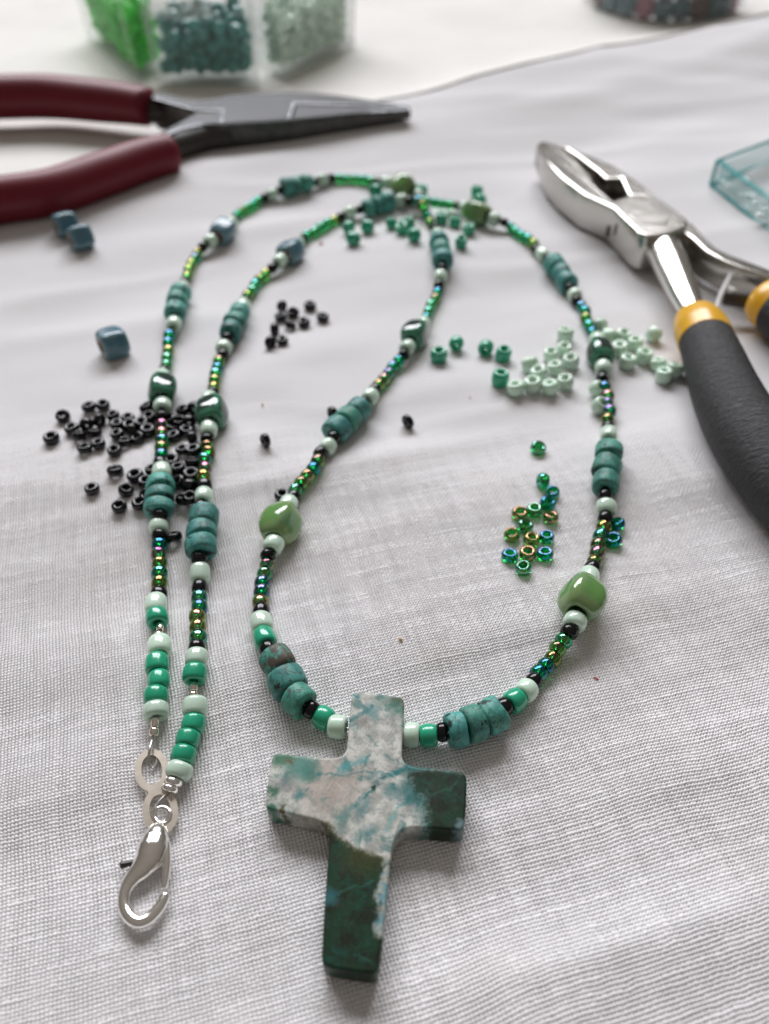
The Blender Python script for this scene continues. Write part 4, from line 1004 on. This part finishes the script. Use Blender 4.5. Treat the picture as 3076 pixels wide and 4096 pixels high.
# ------------------------------------------------------------------ chrome pliers with yellow and black handles
def z5(l): return [(2000 + x / 1.5437, 500 + y / 1.5437) for x, y in l]
co_ = on(2600, 900, 0); co_.z = 0
chp = root('combination_pliers', co_)
tag(chp, 'chrome pliers with yellow collars and a black foam grip', 'pliers')
ZC = 9.0
tip = at(*z5([(240, 120)])[0], 6) - co_
def zfc(p):
    d = math.hypot(p.x - tip.x, p.y - tip.y); return 8.5 + 0.5 * min(1, d / 12)
def zbot(p): return 5.4 - 4.5 * min(1, math.hypot(p.x - tip.x, p.y - tip.y) / 22)
def outline_c(l):
    o = []
    for x, y in l:
        z = ZC
        for _ in range(4): z = zfc(at(x, y, z) - co_)
        p = at(x, y, z); o.append(Vector((p.x - co_.x, p.y - co_.y, 0)))
    return o
jl = z5([(228, 128), (240, 106), (270, 97), (365, 125), (470, 215), (560, 310), (585, 365), (700, 466), (800, 434), (880, 432), (980, 452), (1080, 522), (1160, 585), (1150, 630), (1060, 668), (980, 682), (900, 684), (850, 660), (700, 510), (520, 430), (380, 320), (300, 238)])
jr = z5([(385, 116), (440, 135), (590, 198), (700, 243), (790, 298), (880, 363), (976, 446), (880, 427), (800, 429), (752, 318), (660, 325), (600, 270), (500, 195)])
part('jaw', prism_mesh('jaw', ccw(outline_c(jl)), 0.9, ZC, M_CHROME, 0.6, 3, True, zfc, zbot), chp)
part('jaw', prism_mesh('jaw', ccw(outline_c(jr)), 0.9, ZC - 0.2, M_CHROME, 0.5, 3, True, lambda p: zfc(p) - 0.25, zbot), chp)
part('cutter_throat', prism_mesh('cutter_throat', ccw(outline_local(z5([(500, 240), (700, 300), (790, 330), (850, 430), (700, 490), (560, 380)]), ZC, co_)), 0.95, 4.2, M_DKMET, 0), chp)
pc = at(*z5([(920, 555)])[0], ZC) - co_
pv = washer_pts(Vector((0, 0, 0)), 4.6, 48)
part('pivot_groove', prism_mesh('pivot_groove', washer_pts(Vector((0, 0, 0)), 4.75, 48), -0.6, 0.03, M_DKMET, 0), chp, pc)
part('pivot_disc', prism_mesh('pivot_disc', pv, -0.6, 0.12, M_CHROME, 0.12, 2), chp, pc)
part('rivet_notch', box_mesh('rivet_notch', 0.8, 0.8, 2.6, M_DKMET, 0.1), chp, at(*z5([(668, 655)])[0], 4.5) - co_)
sh1 = [((930, 640), 3.6), ((985, 720), 4.3), ((1055, 860), 4.1), ((1118, 1000), 3.5), ((1180, 1130), 2.9), ((1235, 1260), 2.7)]
part('shank', tube_mesh('shank', [at(*z5([p])[0], 5.6) - co_ for p, _ in sh1], [r * 0.95 for _, r in sh1], M_CHROME2, seg=24, flat=0.75, sub=6), chp)
top = z5([(1090, 590), (1150, 590), (1190, 610), (1260, 690), (1330, 755), (1420, 800), (1530, 840), (1661, 890), (1800, 945), (1950, 1010), (1940, 1050), (1800, 990), (1640, 930), (1500, 885), (1380, 840), (1270, 775), (1180, 690), (1110, 650)])
part('shank', prism_mesh('shank', ccw(outline_local(top, 7.6, co_)), 1.2, 7.6, M_CHROME, 0.5, 2), chp)
grip_c = [((2818, 1345), 4.9), ((2852, 1430), 5.3), ((2912, 1590), 5.9), ((3005, 1760), 6.3), ((3135, 1930), 6.4), ((3300, 2110), 6.2)]
part('grip', tube_mesh('grip', [at(*p, 5.9) - co_ for p, _ in grip_c], [r for _, r in grip_c], M_GRIP, seg=36, flat=0.93, sub=8), chp)
part('collar', tube_mesh('collar', [at(*p, 5.8) - co_ for p in ((2786, 1275), (2806, 1318), (2826, 1366))], [4.3, 5.1, 5.15], M_YEL, seg=32, flat=0.93, sub=6), chp)
part('collar', tube_mesh('collar', [at(*p, 6.0) - co_ for p in ((3062, 1195), (3090, 1215), (3140, 1250))], [4.8, 5.4, 5.5], M_YEL, seg=32, flat=0.93, sub=6), chp)
part('grip', tube_mesh('grip', [at(*p, 6.0) - co_ for p in ((3118, 1235), (3200, 1290), (3350, 1400), (3500, 1540))], [5.7, 6.2, 6.4, 6.2], M_GRIP, seg=32, flat=0.93, sub=6), chp)
part('spring_rod', tube_mesh('spring_rod', [at(*p, 4.0) - co_ for p in ((2900, 1190), (2980, 1200), (3070, 1210))], [1.6, 1.7, 1.8], M_DKMET, seg=12), chp)
part('spring_leaf', tube_mesh('spring_leaf', [at(*p, 6.0) - co_ for p in ((2862, 1250), (2880, 1185), (2922, 1100))], [0.5, 0.5, 0.5], M_WHITEP, seg=10), chp)
part('spring_leaf', tube_mesh('spring_leaf', [at(*p, 5.0) - co_ for p in ((2895, 1150), (2940, 1175))], [0.9, 1.0], M_WHITEP, seg=10), chp)

# ------------------------------------------------------------------ petal bead organiser at the back left
OC = Vector((-60.5, 345.0, -1.2))
org = root('bead_organiser', OC)
tag(org, 'round clear plastic bead organiser with wedge compartments full of beads', 'bead box')
AP, SIDE = 49.0, 58.0
def cut_corners(pts, d):
    o = []
    for i in range(len(pts)):
        a, b, c = pts[i - 1], pts[i], pts[(i + 1) % len(pts)]
        o.append(b + (a - b).normalized() * d); o.append(b + (a - b).normalized() * d * 0.3 + (c - b).normalized() * d * 0.3); o.append(b + (c - b).normalized() * d)
    return o
def wedge(ang, inset, r_in=10.0):
    """outline of a compartment: outer wall at the apothem, sides towards the centre"""
    front = abs(ang) < 0.01
    hw_out = (19.0 if front else 25.0) - inset; ap = (AP if front else AP - 4.0) - inset; hw_in = 5.0 - inset * 0.6
    hw_left = 40.0 - inset if abs(ang - math.radians(300)) < 0.01 else hw_out      # the long wedge at the left
    pts = [Vector((-hw_left, -ap, 0)), Vector((hw_out, -ap, 0)), Vector((hw_in, -(r_in + inset), 0)), Vector((-hw_in, -(r_in + inset), 0))]
    pts = cut_corners(pts, 3.2)
    R_ = Matrix.Rotation(ang, 3, 'Z')
    return [R_ @ p for p in pts]
HB = 25.0
def cup_mesh(ang):
    bm = bmesh.new()
    a = wedge(ang, 0.0); b = wedge(ang, 1.1); n_ = len(a)
    r0 = [bm.verts.new((p.x * 0.97, p.y * 0.97, 0)) for p in a]; r1 = [bm.verts.new((p.x, p.y, HB)) for p in a]
    r2 = [bm.verts.new((p.x, p.y, HB)) for p in b]; r3 = [bm.verts.new((p.x * 0.97, p.y * 0.97, 1.0)) for p in b]
    for A, B in ((r0, r1), (r1, r2), (r2, r3)):
        for i in range(n_): bm.faces.new((A[i], A[(i + 1) % n_], B[(i + 1) % n_], B[i]))
    bm.faces.new(r0); bm.faces.new(r3)
    bmesh.ops.recalc_face_normals(bm, faces=bm.faces)
    me = bpy.data.meshes.new('compartment'); bm.to_mesh(me); bm.free(); me.materials.append(M_PLASTIC)
    for p in me.polygons: p.use_smooth = len(p.vertices) == 4
    return me
ANG = [math.radians(60 * k) for k in range(6)]
for a in ANG:
    cup = part('compartment', cup_mesh(a), org)
    wa = wedge(a, 0.3)
    for k in (1, 4):                # stiff moulded corners
        c0 = wa[k]
        part('corner_rib', tube_mesh('corner_rib', [Vector((c0.x * 0.97, c0.y * 0.97, 0.4)), Vector((c0.x, c0.y, HB - 0.2))], 0.75, M_PLASTIC_RIM, seg=8), cup)
    part('base_lip', prism_mesh('base_lip', ccw([Vector((p.x * 0.985, p.y * 0.985, 0)) for p in wedge(a, -0.1)]), 0.02, 1.9, M_PLASTIC_RIM, 0.4, 2), cup)
hexp = [Vector((56.5 * math.cos(math.radians(60 * k - 120)), 56.5 * math.sin(math.radians(60 * k - 120)), 0)) for k in range(6)]
part('lid', prism_mesh('lid', ccw(chaikin(hexp, 2)), HB + 0.15, HB + 2.0, M_PLASTIC, 0.4, 2), org)
tp = at(732, 40, 20); 
part('latch_tab', box_mesh('latch_tab', 21, 1.4, 5.2, M_PLASTIC_RIM, 0.5), org, (tp.x - OC.x, -AP - 1.0, HB - 1.9))

def inside(pt, poly):
    c = False; n_ = len(poly); j = n_ - 1
    for i in range(n_):
        if (poly[i].y > pt[1]) != (poly[j].y > pt[1]) and pt[0] < (poly[j].x - poly[i].x) * (pt[1] - poly[i].y) / (poly[j].y - poly[i].y) + poly[i].x: c = not c
        j = i
    return c
def fill(ang, r, ztop, meshes, name, label, group, depth=16.0, zback=3.0, seedv=0):
    rnd = random.Random(seedv)
    R_ = Matrix.Rotation(ang, 3, 'Z'); Ri = Matrix.Rotation(-ang, 3, 'Z'); poly = [Ri @ p for p in wedge(ang, 1.3 + r * 0.95)]; APc = AP if abs(ang) < 0.01 else AP - 4.0
    acc = np.zeros((0, 3)); cntb = 0
    rr_ = np.random.default_rng(seedv)
    cand = np.stack([rr_.uniform(-SIDE * 0.72, SIDE / 2, 16000), rr_.uniform(-APc, -(APc - depth), 16000), rr_.uniform(2.2 + r, ztop + zback, 16000)], 1)
    cand = cand[np.argsort(cand[:, 2] + 0.15 * cand[:, 1] + rr_.uniform(0, 1.2 * r, len(cand)))]
    for px_, py_, z in cand:
        if z > ztop + zback * (py_ + APc) / depth or not inside((px_, py_), poly): continue
        if len(acc) and np.min(np.sum((acc - (px_, py_, z)) ** 2, 1)) < (1.72 * r) ** 2: continue
        acc = np.vstack([acc, (px_, py_, z)])
        q = Euler((rnd.uniform(0, 6.28), rnd.uniform(0, 6.28), rnd.uniform(0, 6.28))).to_quaternion()
        o = thing(name, rnd.choice(meshes), OC + R_ @ Vector((px_ * 0.975, py_ * 0.975, z)), q); tag(o, label, 'bead', group); cntb += 1
    return cntb
TEALB = [bead_mesh('teal_bead', 2.2, 3.9, 0.6, 2.4, M_TEALG, seg=18, pro=12, lump=0.05, seed=i) for i in range(2)]
MINTB = [bead_mesh('mint_bead', 1.8, 3.2, 0.5, 2.4, M_MINT, seg=16, pro=12, seed=i) for i in range(2)]
LIMEB = [bead_mesh('lime_bead', 2.0, 3.5, 0.55, 2.4, M_LIME, seg=16, pro=12, seed=i) for i in range(2)]
PURPB = [bead_mesh('purple_bead', 2.2, 3.9, 0.6, 2.4, M_PURP, seg=16, pro=12, seed=i) for i in range(2)]
fill(ANG[0], 2.12, 15.5, TEALB, 'teal_bead', 'teal opaque bead in the middle front compartment of the organiser', 'teal beads in the organiser', 17, 6, 1)
fill(ANG[1], 1.75, 17.0, MINTB, 'mint_bead', 'pale mint bead in the right front compartment of the organiser', 'mint beads in the organiser', 12, 3, 2)
fill(ANG[5], 2.0, 20.0, LIMEB, 'lime_bead', 'lime green glass bead in the left front compartment of the organiser', 'lime beads in the organiser', 13, 2, 3)
fill(ANG[2], 2.12, 18.0, PURPB, 'purple_bead', 'dark purple bead in the rear right compartment of the organiser', 'purple beads in the organiser', 8, 3, 4)

# ------------------------------------------------------------------ round jar, top right
JC = Vector((121.0, 406.0, -2.6)); JR = 34.5
jar = root('round_box', JC)
tag(jar, 'round smoky clear box of mixed square beads at the far right', 'bead box')
def lathe(name, prof, mat, seg=72):
    V, Fc = [], []
    for r, z in prof:
        for j in range(seg): V.append((r * math.cos(2 * math.pi * j / seg), r * math.sin(2 * math.pi * j / seg), z))
    for i in range(len(prof) - 1):
        for j in range(seg): Fc.append((i * seg + j, i * seg + (j + 1) % seg, (i + 1) * seg + (j + 1) % seg, (i + 1) * seg + j))
    return mesh_of(name, V, Fc, mat)
part('wall', lathe('wall', [(0.01, 0.0), (31, 0.0), (33.6, 0.7), (JR, 2.4), (JR, 26), (JR - 1.3, 26), (JR - 1.3, 3.0), (32.0, 1.8), (0.01, 1.6)], M_JAR), jar)
part('lid', lathe('lid', [(0.01, 28), (JR + 0.6, 28), (JR + 0.9, 27), (JR + 0.9, 22), (JR + 0.15, 22), (JR + 0.15, 26.2), (0.01, 26.2)], M_PLASTIC), jar)
SQ = {'pink': cube_bead('square_bead', 3.6, 7.5, 1.2, 4.5, M_PINK, seg=32, pro=20), 'brown': cube_bead('square_bead', 3.6, 7.5, 1.2, 4.5, M_BROWN, seg=32, pro=20), 'blue': cube_bead('square_bead', 3.6, 7.5, 1.2, 4.5, M_BLUE, seg=32, pro=20)}
seq = [(-150, 'blue'), (-133, 'blue'), (-118, 'pink'), (-104, 'blue'), (-90, 'blue'), (-76, 'brown'), (-62, 'blue'), (-48, 'blue'), (-33, 'pink'), (-166, 'brown')]
for lay in range(3):
    for i, (a, c) in enumerate(seq):
        if lay and c != 'blue' and lay == 2: c = 'blue'
        aa = math.radians(a + lay * 6 * (1 if lay != 1 else 0)); r = JR - 5.9
        p = JC + Vector((r * math.cos(aa), r * math.sin(aa), 5.6 + 7.3 * lay))
        q = Euler((0, random.uniform(-0.2, 0.2), aa + random.uniform(-0.2, 0.2))).to_quaternion()
        o = thing('square_bead', SQ[c], p, q, (0.96,) * 3)
        tag(o, c + ' glazed square bead inside the round box at the far right', 'bead', c + ' square beads in the round box')

# ------------------------------------------------------------------ aqua acrylic tray, right edge
T0 = at(2838, 752, 0); T1 = at(3076, 940, 0)
tu = (T1 - T0); tu.z = 0; tu.normalize()
tb = at(3076, 592, 6.5) - at(2858, 675, 6.5); tb.z = 0; tb.normalize()
TO = T0.copy(); TO.z = Hs(T0.x, T0.y) + 0.1
tray = root('acrylic_tray', TO)
tag(tray, 'aqua tinted clear acrylic tray with small clear beads at the right edge', 'tray')
LU, LB, TH_, TZ = 70.0, 75.0, 2.2, 6.5
def quadp(u0, u1, b0, b1): return ccw([tu * u0 + tb * b0, tu * u1 + tb * b0, tu * u1 + tb * b1, tu * u0 + tb * b1])
part('floor', prism_mesh('floor', quadp(0.05, LU - 0.05, 0.05, LB - 0.05), 0, 1.4, M_ACRYL, 0.15, 1), tray)
for q_ in ((0, LU, 0, TH_), (0, LU, LB - TH_, LB), (0, TH_, TH_ + 0.01, LB - TH_ - 0.01), (LU - TH_, LU, TH_ + 0.01, LB - TH_ - 0.01)):
    part('wall', prism_mesh('wall', quadp(*q_), 1.41, TZ, M_ACRYL_EDGE, 0.25, 2), tray)
M_AQUA = milky('aqua_acrylic_rim', (0.07, 0.42, 0.42), 0.75)
for a_, b_ in (((0, 0), (LU, 0)), ((0, 0), (0, LB))):
    for zz in (0.35, TZ):
        part('rim', tube_mesh('rim', [tu * a_[0] + tb * a_[1] + Vector((0, 0, zz)), tu * b_[0] + tb * b_[1] + Vector((0, 0, zz))], 0.42, M_AQUA, seg=8, sub=1), tray)
part('rim', tube_mesh('rim', [Vector((0, 0, 0.4)), Vector((0, 0, TZ))], 0.5, M_AQUA, seg=8, sub=1), tray)
CLB = bead_mesh('clear_bead', 0.8, 1.2, 0.25, 2.3, M_CLEARB)
tl = [(1380, 355), (1470, 355), (1512, 352), (1460, 388), (1490, 438), (1545, 443), (1640, 482), (1642, 538), (1580, 492), (1410, 380), (1600, 560), (1655, 440)]
for i, (x, y) in enumerate(sorted(tl)):
    p = at(*z5([(x, y)])[0], TO.z + 2.3)
    o = thing('clear_bead', CLB, p, Euler((random.uniform(-.3, .3), random.uniform(-.3, .3), 0)).to_quaternion())
    tag(o, 'tiny clear glass bead, %s from the left in the acrylic tray' % ORD[i], 'bead', 'clear beads in the tray')
